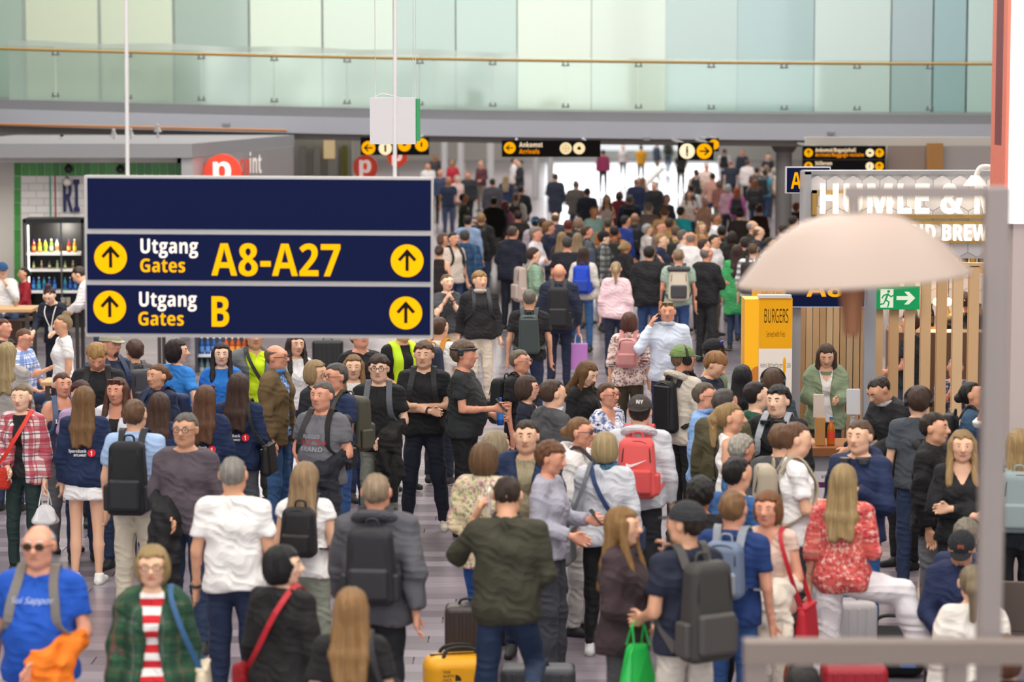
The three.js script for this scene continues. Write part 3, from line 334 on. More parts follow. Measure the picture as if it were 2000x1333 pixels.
function finish(g) {   // normals and uv (around the figure, height in metres), with the wrap split at the back
  g.computeVertexNormals(); const P = [...g.attributes.position.array], Nn = [...g.attributes.normal.array], U = [], I = [...g.index.array], n = P.length / 3, dup = new Map();
  for (let i = 0; i < n; i++) U.push(Math.atan2(P[i * 3], P[i * 3 + 2]) / (2 * Math.PI), P[i * 3 + 1]);
  for (let t = 0; t < I.length; t += 3) { const u = [U[I[t] * 2], U[I[t + 1] * 2], U[I[t + 2] * 2]]; if (Math.max(...u) - Math.min(...u) < 0.5) continue; for (let k = 0; k < 3; k++) if (u[k] < 0) { const v = I[t + k]; if (!dup.has(v)) { dup.set(v, P.length / 3); P.push(P[v * 3], P[v * 3 + 1], P[v * 3 + 2]); Nn.push(Nn[v * 3], Nn[v * 3 + 1], Nn[v * 3 + 2]); U.push(U[v * 2] + 1, U[v * 2 + 1]); } I[t + k] = dup.get(v); } }
  const o = new THREE.BufferGeometry(); o.setAttribute('position', new THREE.Float32BufferAttribute(P, 3)); o.setAttribute('normal', new THREE.Float32BufferAttribute(Nn, 3)); o.setAttribute('uv', new THREE.Float32BufferAttribute(U, 2)); o.setIndex(I); return o;
}
const LOD = [{ head: 0.0088, hand: 0.0092, body: 0.03, cloth: 0.0195, leg: 0.028, hair: 0.011 }, { head: 0.0115, hand: 0.0122, body: 0.036, cloth: 0.0255, leg: 0.036, hair: 0.015 }, { head: 0.017, hand: 0.0175, body: 0.048, cloth: 0.036, leg: 0.048, hair: 0.0215 }, { head: 0.0235, hand: 0.0235, body: 0.06, cloth: 0.05, leg: 0.06, hair: 0.03 }];
const cache = new Map(); const cached = (k, f) => { if (!cache.has(k)) cache.set(k, f()); return cache.get(k); };

// ---- head and hair in head space (canonical figure 1.75 m tall, pivot at the neck top) ----
const CRAN = ell([0, 1.654, -0.012], [0.077, 0.093, 0.098]);
function headGeo(lod, fem) {
  return cached('head' + lod + fem, () => {
    const P = [CRAN, cap([0, 1.635, 0.03], [0, 1.553, 0.056], 0.066, fem ? 0.03 : 0.035), cap([-0.034, 1.572, 0.03], [0.034, 1.572, 0.03], fem ? 0.034 : 0.04), cap([0, 1.47, -0.015], [0, 1.56, -0.005], fem ? 0.05 : 0.058), cap([-0.04, 1.625, 0.058], [0.04, 1.625, 0.058], 0.03), cap([-0.045, 1.672, 0.062], [0.045, 1.672, 0.062], 0.022)];
    const N = [cap([0, 1.655, 0.092], [0, 1.617, 0.117], 0.009, 0.014), cap([-0.011, 1.612, 0.103], [0.011, 1.612, 0.103], 0.011), cap([-0.016, 1.583, 0.088], [0.016, 1.583, 0.088], 0.01)], E = [ell([0.083, 1.635, -0.008], [0.014, 0.034, 0.022]), ell([-0.083, 1.635, -0.008], [0.014, 0.034, 0.022])];
    const f0 = union(P, 0.03), f1 = union(N, 0.012), f2 = union(E, 0.004), sock = union([ell([0.033, 1.648, 0.1], [0.017, 0.011, 0.02]), ell([-0.033, 1.648, 0.1], [0.017, 0.011, 0.02])], 0.002);
    return nets((x, y, z) => { const d = smin(smin(f0(x, y, z), f1(x, y, z), 0.014), f2(x, y, z), 0.008), s = -sock(x, y, z); return Math.max(d, s * 0.8 - 0.004 > d ? s * 0.8 - 0.004 : d); }, bounds([...P, ...E, ...N], 0.04), LOD[lod].head);
  });
}
const faceGeo = {
  eyes: () => cached('eyes', () => { const out = []; for (const s of [-1, 1]) { const w = new THREE.SphereGeometry(0.0125, 10, 8).scale(1.05, 0.46, 0.6).translate(s * 0.032, 1.647, 0.088), i = new THREE.SphereGeometry(0.0058, 8, 6).scale(1, 0.95, 0.5).translate(s * 0.032, 1.647, 0.094); for (const [g, c] of [[w, [0.6, 0.55, 0.52]], [i, [0.05, 0.04, 0.035]]]) { const a = new Float32Array(g.attributes.position.count * 3); for (let k = 0; k < a.length; k++) a[k] = c[k % 3]; g.setAttribute('color', new THREE.BufferAttribute(a, 3)); out.push(g); } } return mergeGeometries(out); }),
  brows: () => cached('brows', () => ([-1, 1].map(s => tube([[s * 0.016, 1.668, 0.096], [s * 0.034, 1.673, 0.094], [s * 0.052, 1.667, 0.081]], 0.0045, 8, 5)))),
  lips: () => cached('lips', () => mergeGeometries([tube([[-0.024, 1.5835, 0.0915], [-0.008, 1.588, 0.1], [0, 1.5865, 0.1015], [0.008, 1.588, 0.1], [0.024, 1.5835, 0.0915]], 0.0042, 12, 5), tube([[-0.022, 1.583, 0.0915], [0, 1.5785, 0.1], [0.022, 1.583, 0.0915]], 0.0052, 10, 5)])),
};
function hairGeo(style, lod) {
  return cached('hair' + style + lod, () => {
    const c = LOD[lod].hair, P = [], curl = /curly/.test(style), th = { short: 0.012, crop: 0.007, bald: 0.008, curly: 0.024, bob: 0.022, long: 0.018, longfront: 0.018, pony: 0.01, bun: 0.01, lowbun: 0.01, mop: 0.024, puff: 0.026 }[style] ?? 0.014;
    const r = CRAN.r.map(v => v + th); P.push(ell([0, CRAN.c[1] + (style === 'mop' || curl ? 0.006 : 0.002), CRAN.c[2]], r));
    if (style === 'bob') P.push(ell([0, 1.6, -0.022], [0.104, 0.098, 0.105]));
    if (/^long/.test(style)) P.push(cap([-0.05, 1.62, -0.045], [-0.075, 1.4, -0.085], 0.05, 0.042), cap([0.05, 1.62, -0.045], [0.075, 1.4, -0.085], 0.05, 0.042), cap([-0.075, 1.4, -0.085], [-0.06, 1.25, -0.125], 0.042, 0.03), cap([0.075, 1.4, -0.085], [0.06, 1.25, -0.125], 0.042, 0.03), cap([0, 1.6, -0.06], [0, 1.4, -0.1], 0.058, 0.045), cap([0, 1.4, -0.1], [0.01, 1.22, -0.135], 0.045, 0.03));
    if (style === 'longfront') for (const s of [-1, 1]) P.push(cap([s * 0.082, 1.66, 0.01], [s * 0.1, 1.36, 0.085], 0.028, 0.03));
    if (style === 'pony') P.push(cap([0, 1.69, -0.1], [0, 1.62, -0.145], 0.032, 0.036), cap([0, 1.62, -0.145], [0, 1.42, -0.135], 0.036, 0.02));
    if (style === 'bun') P.push(ell([0, 1.765, -0.05], [0.047, 0.042, 0.047])); if (style === 'lowbun') P.push(ell([0, 1.63, -0.13], [0.045, 0.042, 0.04]));
    const f = union(P, 0.03), low = /^long/.test(style) ? 0 : style === 'bob' ? 1.525 : style === 'pony' || style === 'lowbun' ? 0 : style === 'mop' ? 1.56 : 1.572, hl = style === 'mop' ? 1.69 : style === 'bald' ? 1.69 : 1.703, fw = /bob|long/.test(style) ? 0.066 : 0.2;
    return nets((x, y, z) => {
      let d = f(x, y, z); if (curl) d += 0.009 * Math.sin(x * 90) * Math.sin(y * 85 + 1) * Math.sin(z * 88); else d += (/short|crop|mop|bald/.test(style) ? 0.004 * Math.sin(x * 62 + z * 40) * Math.sin(y * 57 + z * 20) : 0) + 0.0034 * Math.sin(Math.atan2(x, z + 0.03) * 23 + Math.sin(y * 11) * 2.2) + 0.0022 * Math.sin(Math.atan2(x, z + 0.03) * 9 + y * 26);
      const face = Math.min(z - 0.012, hl + 0.5 * x * x + 0.006 * Math.sin(x * 95) + 0.005 * Math.sin(x * 41 + 1) - y, fw - Math.abs(x) + 0.004 * Math.sin(y * 60));  // inside the face opening when > 0
      d = Math.max(d, face); if (fw > 0.1) { d = Math.max(d, Math.min(1.618 - y, z + 0.03)); d = Math.max(d, Math.min(1.66 - y, Math.min(z + 0.028, 0.05 - 0))); }
      if (style === 'bald') d = Math.max(d, y - 1.692 - Math.max(0, -z) * 0.2); if (low) d = Math.max(d, low + 0.006 * Math.sin(x * 80) - y); if (/^long/.test(style)) d = Math.max(d, 1.235 + 0.022 * Math.sin(x * 55 + z * 30) - y); return d;
    }, bounds(P, 0.06), c);
  });
}
const hairTex = canvas(256, 256, (g, w, h) => { g.fillStyle = '#e6e6e6'; g.fillRect(0, 0, w, h); for (let i = 0; i < 800; i++) { const v = Math.floor(rnd(110, 255)); g.strokeStyle = `rgba(${v},${v},${v},0.35)`; g.lineWidth = rnd(0.6, 2.4); const x = rnd(0, w), x2 = x + rnd(-12, 12); g.beginPath(); g.moveTo(x, 0); g.bezierCurveTo(x2, h * 0.3, x + rnd(-14, 14), h * 0.7, x, h); g.stroke(); } });
hairTex.wrapS = hairTex.wrapT = THREE.RepeatWrapping; hairTex.repeat.set(5, 3);
const hairMat = c => mat(c, 0.5, { map: hairTex, bumpMap: hairTex, bumpScale: 0.006, sheen: 0.3 });

// ---- pose joints: the + side is the figure's left ----
const ARM = { down: [[0.232, 1.15, -0.02], [0.25, 0.9, 0.05]], fwd: [[0.228, 1.16, 0.05], [0.235, 0.95, 0.2]], back: [[0.235, 1.17, -0.11], [0.25, 0.93, -0.13]], bent: [[0.225, 1.16, -0.02], [0.15, 1.08, 0.22]], waist: [[0.235, 1.16, 0], [0.06, 1.02, 0.2]], phone: [[0.215, 1.17, 0.03], [0.07, 1.26, 0.27]], read: [[0.22, 1.17, 0.04], [0.1, 1.17, 0.28]], ear: [[0.3, 1.24, 0.12], [0.178, 1.5, 0.05]], chin: [[0.19, 1.18, 0.13], [0.045, 1.41, 0.16]], reach: [[0.23, 1.24, 0.14], [0.17, 1.22, 0.4]], crossA: [[0.242, 1.17, 0.06], [-0.1, 1.19, 0.2]], crossB: [[0.242, 1.16, 0.06], [-0.09, 1.14, 0.215]], up: [[0.28, 1.42, 0.16], [0.2, 1.62, 0.26]], hip: [[0.33, 1.17, -0.06], [0.17, 1.02, 0.05]], gest: [[0.25, 1.16, 0.08], [0.1, 1.3, 0.27]], lap: [[0.23, 1.15, 0.06], [0.1, 1.0, 0.26]] };
const LEG = { stand: [[[0.1, 0.49, 0.015], [0.108, 0.085, -0.015]], [[-0.1, 0.49, 0.015], [-0.108, 0.085, -0.015]]], wide: [[[0.14, 0.49, 0.02], [0.19, 0.085, 0]], [[-0.13, 0.49, 0.02], [-0.17, 0.085, -0.03]]], walk: [[[0.09, 0.5, 0.12], [0.085, 0.09, 0.17]], [[-0.09, 0.49, -0.02], [-0.085, 0.15, -0.27]]], walk2: [[[0.09, 0.49, -0.03], [0.085, 0.14, -0.25]], [[-0.09, 0.5, 0.11], [-0.085, 0.09, 0.16]]], sit: [[[0.12, 0.93, 0.42], [0.13, 0.52, 0.4]], [[-0.12, 0.93, 0.42], [-0.13, 0.52, 0.4]]], kneel: [[[0.13, 0.49, 0.04], [0.12, 0.09, 0]], [[-0.16, 0.56, 0.2], [-0.17, 0.52, -0.22]]], perch: [[[0.1, 0.5, 0.04], [0.1, 0.1, -0.02]], [[-0.4, 0.84, 0.14], [-0.56, 0.46, 0.16]]] };
const mx = v => [-v[0], v[1], v[2]], lerp = (a, b, t) => a.map((v, i) => v + (b[i] - v) * t);
function dirOf(a, b) { const d = b.map((v, i) => v - a[i]), l = Math.hypot(...d); return d.map(v => v / l); }
function skeleton(o) {
  const f = o.sex === 'f', w = o.w, sh = (f ? 0.152 : 0.178) * (0.6 + 0.4 * w), arms = [0, 1].map(i => { const s = i ? -1 : 1, a = ARM[o.arms[i]], m = i ? mx : v => v; const dx = s * (sh - 0.178) * 0.8 + s * (w - 1) * 0.06; return { s: [s * sh, 1.425, -0.012], e: m(a[0]).map((v, k) => k ? v : v + dx), w: m(a[1]).map((v, k) => k ? v : v + (Math.abs(v) > 0.14 ? dx : 0)) }; });
  const L = LEG[o.legs], legs = [0, 1].map(i => ({ h: [(i ? -1 : 1) * 0.088 * (0.7 + 0.3 * w), 0.92, 0], k: L[i][0], a: L[i][1] })); return { arms, legs, sh, f, w };
}
function torsoPrims(k, e, belly) {
  const { f, w, sh } = k, z = 1.28, P = [cap([-sh * 0.4 * w, 1.32, -0.004], [sh * 0.4 * w, 1.32, -0.004], (f ? 0.088 : 0.1) * (0.5 + 0.5 * w) + e, undefined, 0.94), cap([-0.048 * w, 1.12, 0], [0.048 * w, 1.12, 0], (f ? 0.082 : 0.104) * w + e, undefined, 0.98), cap([-0.066 * w, 0.955, -0.005], [0.066 * w, 0.955, -0.005], (f ? 0.104 : 0.097) * w + e + (e > 0 ? 0.008 : 0), undefined, 0.98), cap([-sh * 0.86, 1.43, -0.014], [sh * 0.86, 1.43, -0.014], 0.052 + e), cap([0, 1.475, -0.02], [sh * 0.6, 1.45, -0.016], 0.045 + e * 0.8), cap([0, 1.475, -0.02], [-sh * 0.6, 1.45, -0.016], 0.045 + e * 0.8)];
  if (f) P.push(ell([0.064, 1.28, 0.068], [0.06 + e, 0.062 + e, 0.054 + e]), ell([-0.064, 1.28, 0.068], [0.06 + e, 0.062 + e, 0.054 + e]));
  if (e > 0.01) for (const s of [-1, 1]) P.push(cap([s * 0.06 * w, 1.3, 0], [s * 0.064 * w, 0.95, 0], (f ? 0.08 : 0.096) * (0.5 + 0.5 * w) + e, (f ? 0.092 : 0.1) * (0.5 + 0.5 * w) + e)); if (belly) P.push(ell([0, 1.13, 0.03 + belly * 0.03], [0.15 * w + e, 0.22 + e, 0.1 + belly * 0.035 + e])); return P;
}
function sleeve(arm, len, e, cutEnd) {   // len 0..1 upper arm, 1..2 forearm
  const P = []; const t1 = Math.min(1, len), e1 = lerp(arm.s, arm.e, t1); P.push(cap(arm.s, e1, 0.05 + e, 0.051 - 0.01 * t1 + e * 1.15));
  if (len > 1) { const e2 = lerp(arm.e, arm.w, len - 1); P.push(cap(arm.e, e2, 0.042 + e, 0.03 + e)); }
  if (cutEnd) { const last = P[P.length - 1], d = dirOf(last.a, last.b), q = last.b; last.b = last.b.map((v, i) => v + d[i] * 0.04); last.cut = [...q, ...d]; } return P;
}
function handPrims(arm, right) {
  const d = dirOf(arm.e, arm.w), w = arm.w, up = Math.abs(d[1]) > 0.8 ? [0, 0, 1] : [0, 1, 0], s = right ? -1 : 1;
  let t = new THREE.Vector3(...up), D = new THREE.Vector3(...d); t.addScaledVector(D, -t.dot(D)).normalize(); const n = new THREE.Vector3().crossVectors(D, t).multiplyScalar(s); // n: back of the hand, t: thumb side
  const p = (a, b, c) => [0, 1, 2].map(i => w[i] + d[i] * a + t.getComponent(i) * b + n.getComponent(i) * c), P = [cap(p(-0.05, 0, 0), p(0.012, 0, 0), 0.028, 0.026), cap(p(0.03, 0.02, 0), p(0.085, 0.028, 0), 0.018), cap(p(0.03, -0.018, 0), p(0.08, -0.026, 0), 0.018), cap(p(0.03, 0, 0), p(0.088, 0, 0.002), 0.019)], F = [];
  [[0.03, 0.096, 0.062], [0.011, 0.1, 0.07], [-0.009, 0.098, 0.064], [-0.028, 0.09, 0.05]].forEach(([b, a0, l]) => { F.push(cap(p(a0 - 0.015, b, 0), p(a0 + l * 0.5, b * 1.1, -0.012), 0.0095, 0.0088), cap(p(a0 + l * 0.5, b * 1.1, -0.012), p(a0 + l * 0.85, b * 1.1, -0.036), 0.0088, 0.0078)); });
  F.push(cap(p(0.03, 0.03, -0.004), p(0.065, 0.055, -0.018), 0.0125, 0.0105), cap(p(0.065, 0.055, -0.018), p(0.095, 0.056, -0.034), 0.0105, 0.0088)); return [P, F];
}
const TOPS = { tee: { e: 0.014, hem: 0.9, len: 0.66 }, tank: { e: 0.011, hem: 0.9, len: 0 }, cap: { e: 0.012, hem: 0.92, len: 0.3 }, long: { e: 0.014, hem: 0.9, len: 1.93 }, sweat: { e: 0.022, hem: 0.88, len: 1.93 }, shirt: { e: 0.019, hem: 0.86, len: 1.93 }, rolled: { e: 0.019, hem: 0.86, len: 1.3 }, jacket: { e: 0.03, hem: 0.84, len: 1.93 }, coat: { e: 0.036, hem: 0.6, len: 1.93 }, crop: { e: 0.02, hem: 1.0, len: 1.93 } };
const BOTS = { trousers: { e: 0.018, to: 0.075 }, jeans: { e: 0.012, to: 0.075 }, slim: { e: 0.007, to: 0.085 }, wide: { e: 0.04, to: 0.06 }, shorts: { e: 0.024, to: 0.5 }, mini: { e: 0.03, to: 0.76 } };
const bend = (g, lean) => { if (!lean) return g; const p = g.attributes.position, a = lean * Math.PI / 180; for (let i = 0; i < p.count; i++) { const y = p.getY(i), z = p.getZ(i), t = THREE.MathUtils.smoothstep(y, 0.86, 1.12), c = Math.cos(a * t), s = Math.sin(a * t), Y = y - 0.95; p.setXYZ(i, p.getX(i), 0.95 + Y * c - z * s, z * c + Y * s); } return g; };
function topGeo(o, k, kind, lod, open, extra = 0) {
  const T = TOPS[kind], e = T.e + extra; let P = torsoPrims(k, e, o.belly), A = [];
  if (T.len > 0) for (const a of k.arms) A.push(sleeve(a, T.len, e, true)); if (!/sit|perch|kneel/.test(o.legs)) for (const l of k.legs) P.push(cap(l.h, lerp(l.h, l.k, 0.12), 0.08 * (0.5 + 0.5 * k.w) + e + 0.006)); if (kind === 'coat' || T.hem < 0.86) for (const s of [-1, 1]) P.push(cap([s * 0.065 * k.w, 0.95, 0], [s * 0.07 * k.w, T.hem - 0.05, 0], 0.1 * k.w + e, 0.115 * k.w + e));
  const f = union(P, 0.05), fa = A.map(p => union(p, 0.018)), seed = o.seed || 0, amp = 0.004 + e * 0.16, vn = o.vneck;
  return nets((x, y, z) => {
    let d = f(x, y, z); for (const g of fa) d = smin(d, g(x, y, z), 0.014);
    d += amp * Math.sin(y * 31 + 2.6 * Math.sin(x * 13 + seed) + 2 * Math.sin(z * 12 + seed * 1.7)) * (0.35 + 0.65 * Math.abs(Math.sin(y * 5.5 + x * 6 + seed))) + amp * 0.4 * Math.sin(x * 47 + y * 22 + seed * 3);
    d = Math.max(d, T.hem + 0.012 * Math.sin(x * 14 + seed) - y, y + z * 0.32 - (open ? 1.525 : 1.497) - (kind === 'shirt' || kind === 'jacket' ? 0.025 : 0));
    if (vn) d = Math.max(d, Math.min(z - 0.02, 0.045 + (y - 1.42) * 0.55 - Math.abs(x), y - 1.32)); if (kind === 'tank') d = Math.max(d, Math.min(Math.abs(x) - 0.115 * k.w, y - 1.3), Math.min(z, y - 1.4));
    if (open) d = Math.max(d, Math.min(z - 0.015, open + 0.02 * Math.sin(y * 9) - Math.abs(x)));
    return d;
  }, bounds([...P, ...A.flat()], 0.08), LOD[lod].cloth);
}
function botGeo(o, k, kind, lod) {
  const T = BOTS[kind], e = T.e, P = [cap([-0.066 * k.w, 0.955, -0.005], [0.066 * k.w, 0.955, -0.005], (k.f ? 0.104 : 0.097) * k.w + 0.003 + e * 0.2, undefined, 0.98)], Ls = k.legs.map(l => [cap(l.h, l.k, 0.078 * (0.5 + 0.5 * k.w) + e * 0.6, 0.058 + e), cap(l.k, l.a, 0.056 + e, (kind === 'wide' ? 0.075 : 0.042) + e)]);
  if (kind === 'mini') for (const s of [-1, 1]) P.push(cap([s * 0.068, 0.93, 0], [s * 0.075, 0.72, 0], 0.1 * k.w + 0.012, 0.115 * k.w + 0.02)); const f = union(P, 0.05), fl = Ls.map(p => union(p, 0.015)), sit = /sit|perch|kneel/.test(o.legs), seed = o.seed || 1;
  return nets((x, y, z) => { let d = f(x, y, z); for (const g of fl) d = smin(d, g(x, y, z), 0.025); d += (0.003 + e * 0.1) * Math.sin(y * 27 + 3 * Math.sin(x * 11 + seed) + z * 14); if (!sit) d = Math.max(d, T.to - y); else for (const l of k.legs) d = Math.max(d, Math.min(l.a[1] - 0.01 - y, 0.16 - Math.hypot(x - l.a[0], z - l.a[2]))); return Math.max(d, y - 1.04); }, bounds([...P, ...Ls.flat()], 0.07), LOD[lod].leg);
}
function shoeGeo(l, right, hi) {
  const s = l.a, g = [], P = [cap([s[0], s[1] - 0.045, s[2] - 0.035], [s[0] + (right ? -0.012 : 0.012), s[1] - 0.05, s[2] + 0.15], 0.042, 0.034), cap([s[0], s[1] + 0.02, s[2]], [s[0], s[1] - 0.03, s[2] + 0.03], 0.046, 0.04)], f = union(P, 0.03), low = s[1] - 0.085;
  return nets((x, y, z) => Math.max(f(x, y, z), low + 0.002 - y, y - s[1] - 0.03), bounds(P, 0.05), hi);
}
const cm = (c, sk) => c;
const skins = ['#e7b596', '#dba382', '#f0c3a6', '#b47a55', '#8a5a3c', '#dd9c80'];
const tex = {};
function pattern(name) {
  return tex[name] ??= (() => {
    const [kind, ...cs] = name.split(','); const t = canvas(256, 256, (g, w, h) => {
      g.fillStyle = cs[0]; g.fillRect(0, 0, w, h);
      if (kind === 'plaid') { for (let i = 0; i < 2; i++) for (const [o, wd, c, al] of [[10, 60, cs[1], 0.6], [90, 14, cs[2], 0.7], [150, 50, cs[1], 0.55], [222, 10, cs[3] || cs[2], 0.8]]) { g.globalAlpha = al; g.fillStyle = c; if (i) g.fillRect(o, 0, wd, h); else g.fillRect(0, o, w, wd); } }
      if (kind === 'stripe') { g.fillStyle = cs[1]; g.fillRect(0, 0, w, h / 2); }
      if (kind === 'floral') for (let i = 0; i < 260; i++) { g.globalAlpha = rnd(0.5, 1); g.fillStyle = cs[1 + Math.floor(rnd(0, cs.length - 1))]; const x = rnd(0, w), y = rnd(0, h), r = rnd(3, 11); for (let p = 0; p < 4; p++) { g.beginPath(); g.ellipse(x + Math.cos(p * 1.57) * r * 0.6, y + Math.sin(p * 1.57) * r * 0.6, r * 0.7, r * 0.4, p * 1.57, 0, 7); g.fill(); } }
      if (kind === 'fleck') for (let i = 0; i < 1600; i++) { g.globalAlpha = 0.3; g.fillStyle = cs[1]; g.fillRect(rnd(0, w), rnd(0, h), 3, 2); }
    }); t.wrapS = t.wrapT = THREE.RepeatWrapping; const r = { plaid: 5, stripe: 11, floral: 3, fleck: 4 }[kind]; t.repeat.set(r, r); return t;
  })();
}
const creases = (() => { const n = 256, a = new Uint8Array(n * n * 4), T = Math.PI * 2; for (let j = 0; j < n; j++) for (let i = 0; i < n; i++) { const u = i / n, v = j / n, w1 = Math.sin(T * (u + 2 * v)) * 1.1 + Math.sin(T * (3 * u - v)) * 0.7, w2 = Math.cos(T * (2 * u + v)) * 1.3; let h = 0.42 * (1 - Math.abs(Math.sin(T * (u * 0.5 * 2 + 1.5 * 2 * v) / 1 + w1))) + 0.3 * (1 - Math.abs(Math.sin(T * (2 * u - 3 * v) + w2 * 1.4))) + 0.18 * (0.5 + 0.5 * Math.sin(T * (5 * u + 4 * v) + w1 * 2)) + 0.1 * (1 - Math.abs(Math.sin(T * (7 * u - 6 * v) + w2 * 2))); h = Math.round(255 * Math.min(1, h)); a.set([h, h, h, 255], (j * n + i) * 4); } const t = new THREE.DataTexture(a, n, n); t.wrapS = t.wrapT = THREE.RepeatWrapping; t.magFilter = THREE.LinearFilter; t.repeat.set(2, 2); t.needsUpdate = true; return t; })();
const cloth = (c, rough = 0.85) => c.includes(',') ? mat('#ffffff', rough, { map: pattern(c), bumpMap: creases, bumpScale: 0.008 }) : mat(c, rough, { sheen: 0.2, bumpMap: creases, bumpScale: 0.0095 });
const PEOPLE = [];
function placeGroup(name, label, cat, P, group) { const g = thing(name, label, cat, [0, 0, 0], 0, group); g.position.copy(P.group.position); g.rotation.copy(P.group.rotation); g.scale.copy(P.group.scale); return g; }
function person(o) {
  o = { sex: 'm', w: 1, arms: ['down', 'down'], legs: 'stand', sk: 0, hair: 'short', hc: '#5a4030', top: ['tee', '#222'], bot: ['jeans', '#2a3a58'], shoe: '#2a2a2c', hy: 0, hp: 0, lean: 0, r: 0, ...o }; if (typeof o.arms === 'string') o.arms = [o.arms, o.arms]; o.seed = PEOPLE.length * 1.37;
  const [px, py, hgt] = o.p, sc = hgt / 1.765, drop = o.drop ?? (o.legs === 'sit' ? 0.44 : o.legs === 'perch' ? 0.02 : 0), lf = o.lean * Math.PI / 180, headY = (0.95 + 0.8 * Math.cos(lf)) * sc - drop * sc + 0.012;
  const w = onPlane(px, py, headY), d = -w.z, s = FPX / d, lod = s > 240 ? 0 : s > 150 ? 1 : s > 92 ? 2 : 3, R = o.r * Math.PI / 180; w.x -= Math.sin(R) * 0.8 * Math.sin(lf) * sc; w.z -= Math.cos(R) * 0.8 * Math.sin(lf) * sc;
  const G = thing('person', o.label, 'person', [w.x, -drop * sc, w.z], R, o.group); G.scale.setScalar(sc); if (o.back) {} o.group2 = G; const k = skeleton(o), key = [o.sex, o.w, o.arms, o.legs, o.belly, o.lean].join(), L = LOD[lod], f = k.f, skin = mat(skins[o.sk] ?? o.sk, 0.55, { sheen: 0.1 });
  const hm = new THREE.Matrix4().makeTranslation(0, 1.53, -0.005).multiply(new THREE.Matrix4().makeRotationFromEuler(new THREE.Euler(o.hp * Math.PI / 180, o.hy * Math.PI / 180, 0, 'YXZ'))).multiply(new THREE.Matrix4().makeTranslation(0, -1.53, 0.005));
  const inHead = g => bend(g.clone().applyMatrix4(hm), o.lean);
  const bodyKey = 'b' + key + lod + (BOTS[o.bot[0]].to > 0.3) + o.hy + o.hp;
  const body = cached(bodyKey, () => {
    const parts = [headGeo(lod, f).clone().applyMatrix4(hm)]; const bare = BOTS[o.bot[0]].to > 0.3, A = k.arms.map(a => [cap(a.s, a.e, 0.05, 0.04), cap(a.e, a.w, 0.041, 0.027)]), T = torsoPrims(k, -0.004, o.belly), N = [cap([0, 1.42, -0.012], [0, 1.54, -0.006], f ? 0.054 : 0.062, f ? 0.047 : 0.055)], Lg = bare ? k.legs.map(l => [cap(l.h, l.k, 0.08, 0.052), cap(lerp(l.k, l.a, 0), lerp(l.k, l.a, 0.35), 0.052, 0.054), cap(lerp(l.k, l.a, 0.35), l.a, 0.054, 0.034)]) : [];
    const ft = union(T, 0.045), fn = union(N, 0.01), fa = [...A, ...Lg].map(p => union(p, 0.015)); parts.push(nets((x, y, z) => { let d = smin(ft(x, y, z), fn(x, y, z), 0.035); for (const g of fa) d = smin(d, g(x, y, z), 0.02); return bare ? d : Math.max(d, 0.95 - y - (Math.abs(x) > 0.15 ? 9 : 0)); }, bounds([...T, ...N, ...A.flat(), ...Lg.flat()], 0.09), L.body));
    k.arms.forEach((a, i) => { const [Pm, F] = handPrims(a, i === 1), fp = union(Pm, 0.014), ff = union(F, 0.003); parts.push(nets((x, y, z) => smin(fp(x, y, z), ff(x, y, z), 0.006), bounds([...Pm, ...F], 0.035), L.hand)); });
    return finish(bend(mergeGeometries(parts), o.lean));
  });
  mesh('body', body, skin, G);
  const face = Math.abs(((o.r + o.hy + 540) % 360) - 180) < 118 && lod < 3;
  if (face) { mesh('eyes', inHead(faceGeo.eyes()), mat('#ffffff', 0.3, { vertexColors: true }), G); for (const b of faceGeo.brows()) mesh('eyebrow', inHead(b), mat(o.hc, 0.8), G); mesh('lips', inHead(faceGeo.lips()), mat(f ? '#c97f74' : '#c08470', 0.5), G); }
  if (o.hair !== 'none') mesh('hair', finish(inHead(hairGeo(o.hair, lod))), hairMat(o.hc), G);
  const [tk, tc, tOpen] = o.top; const tg = (kind, open, ex) => cached('t' + [key, kind, open, ex, o.vneck, lod, lod < 2 ? o.seed : 0].join(), () => finish(bend(topGeo(o, k, kind, lod, open, ex), o.lean)));
  G.userData.topGeo = mesh({ jacket: 'jacket', coat: 'coat', sweat: 'sweater' }[tk] || 'shirt', tg(tk, tOpen || 0, 0), cloth(tc), G); if (o.inner) mesh('shirt', tg(o.inner[0], 0, -0.004), cloth(o.inner[1]), G);
  mesh({ shorts: 'shorts', mini: 'shorts' }[o.bot[0]] || 'trousers', cached('l' + [key, o.bot[0], lod].join(), () => finish(botGeo(o, k, o.bot[0], lod))), cloth(o.bot[1]), G);
  for (const i of [0, 1]) mesh('shoe', cached('s' + [o.legs, o.w, i, lod].join(), () => finish(shoeGeo(k.legs[i], i, [0.016, 0.021, 0.028, 0.04][lod]))), mat(o.shoe, 0.6), G);
  const X = { o, group: G, k, lod, inHead, lean: o.lean, d }; PEOPLE.push(X);
  for (const a of o.acc || []) { const [n, ...r] = Array.isArray(a) ? a : [a]; ACC[n](X, ...r); }
  return X;
}
const part = (X, name, g, m) => mesh(name, X.inHead(g), m, X.group);
const bentGeo = (X, g) => bend(g, X.lean);
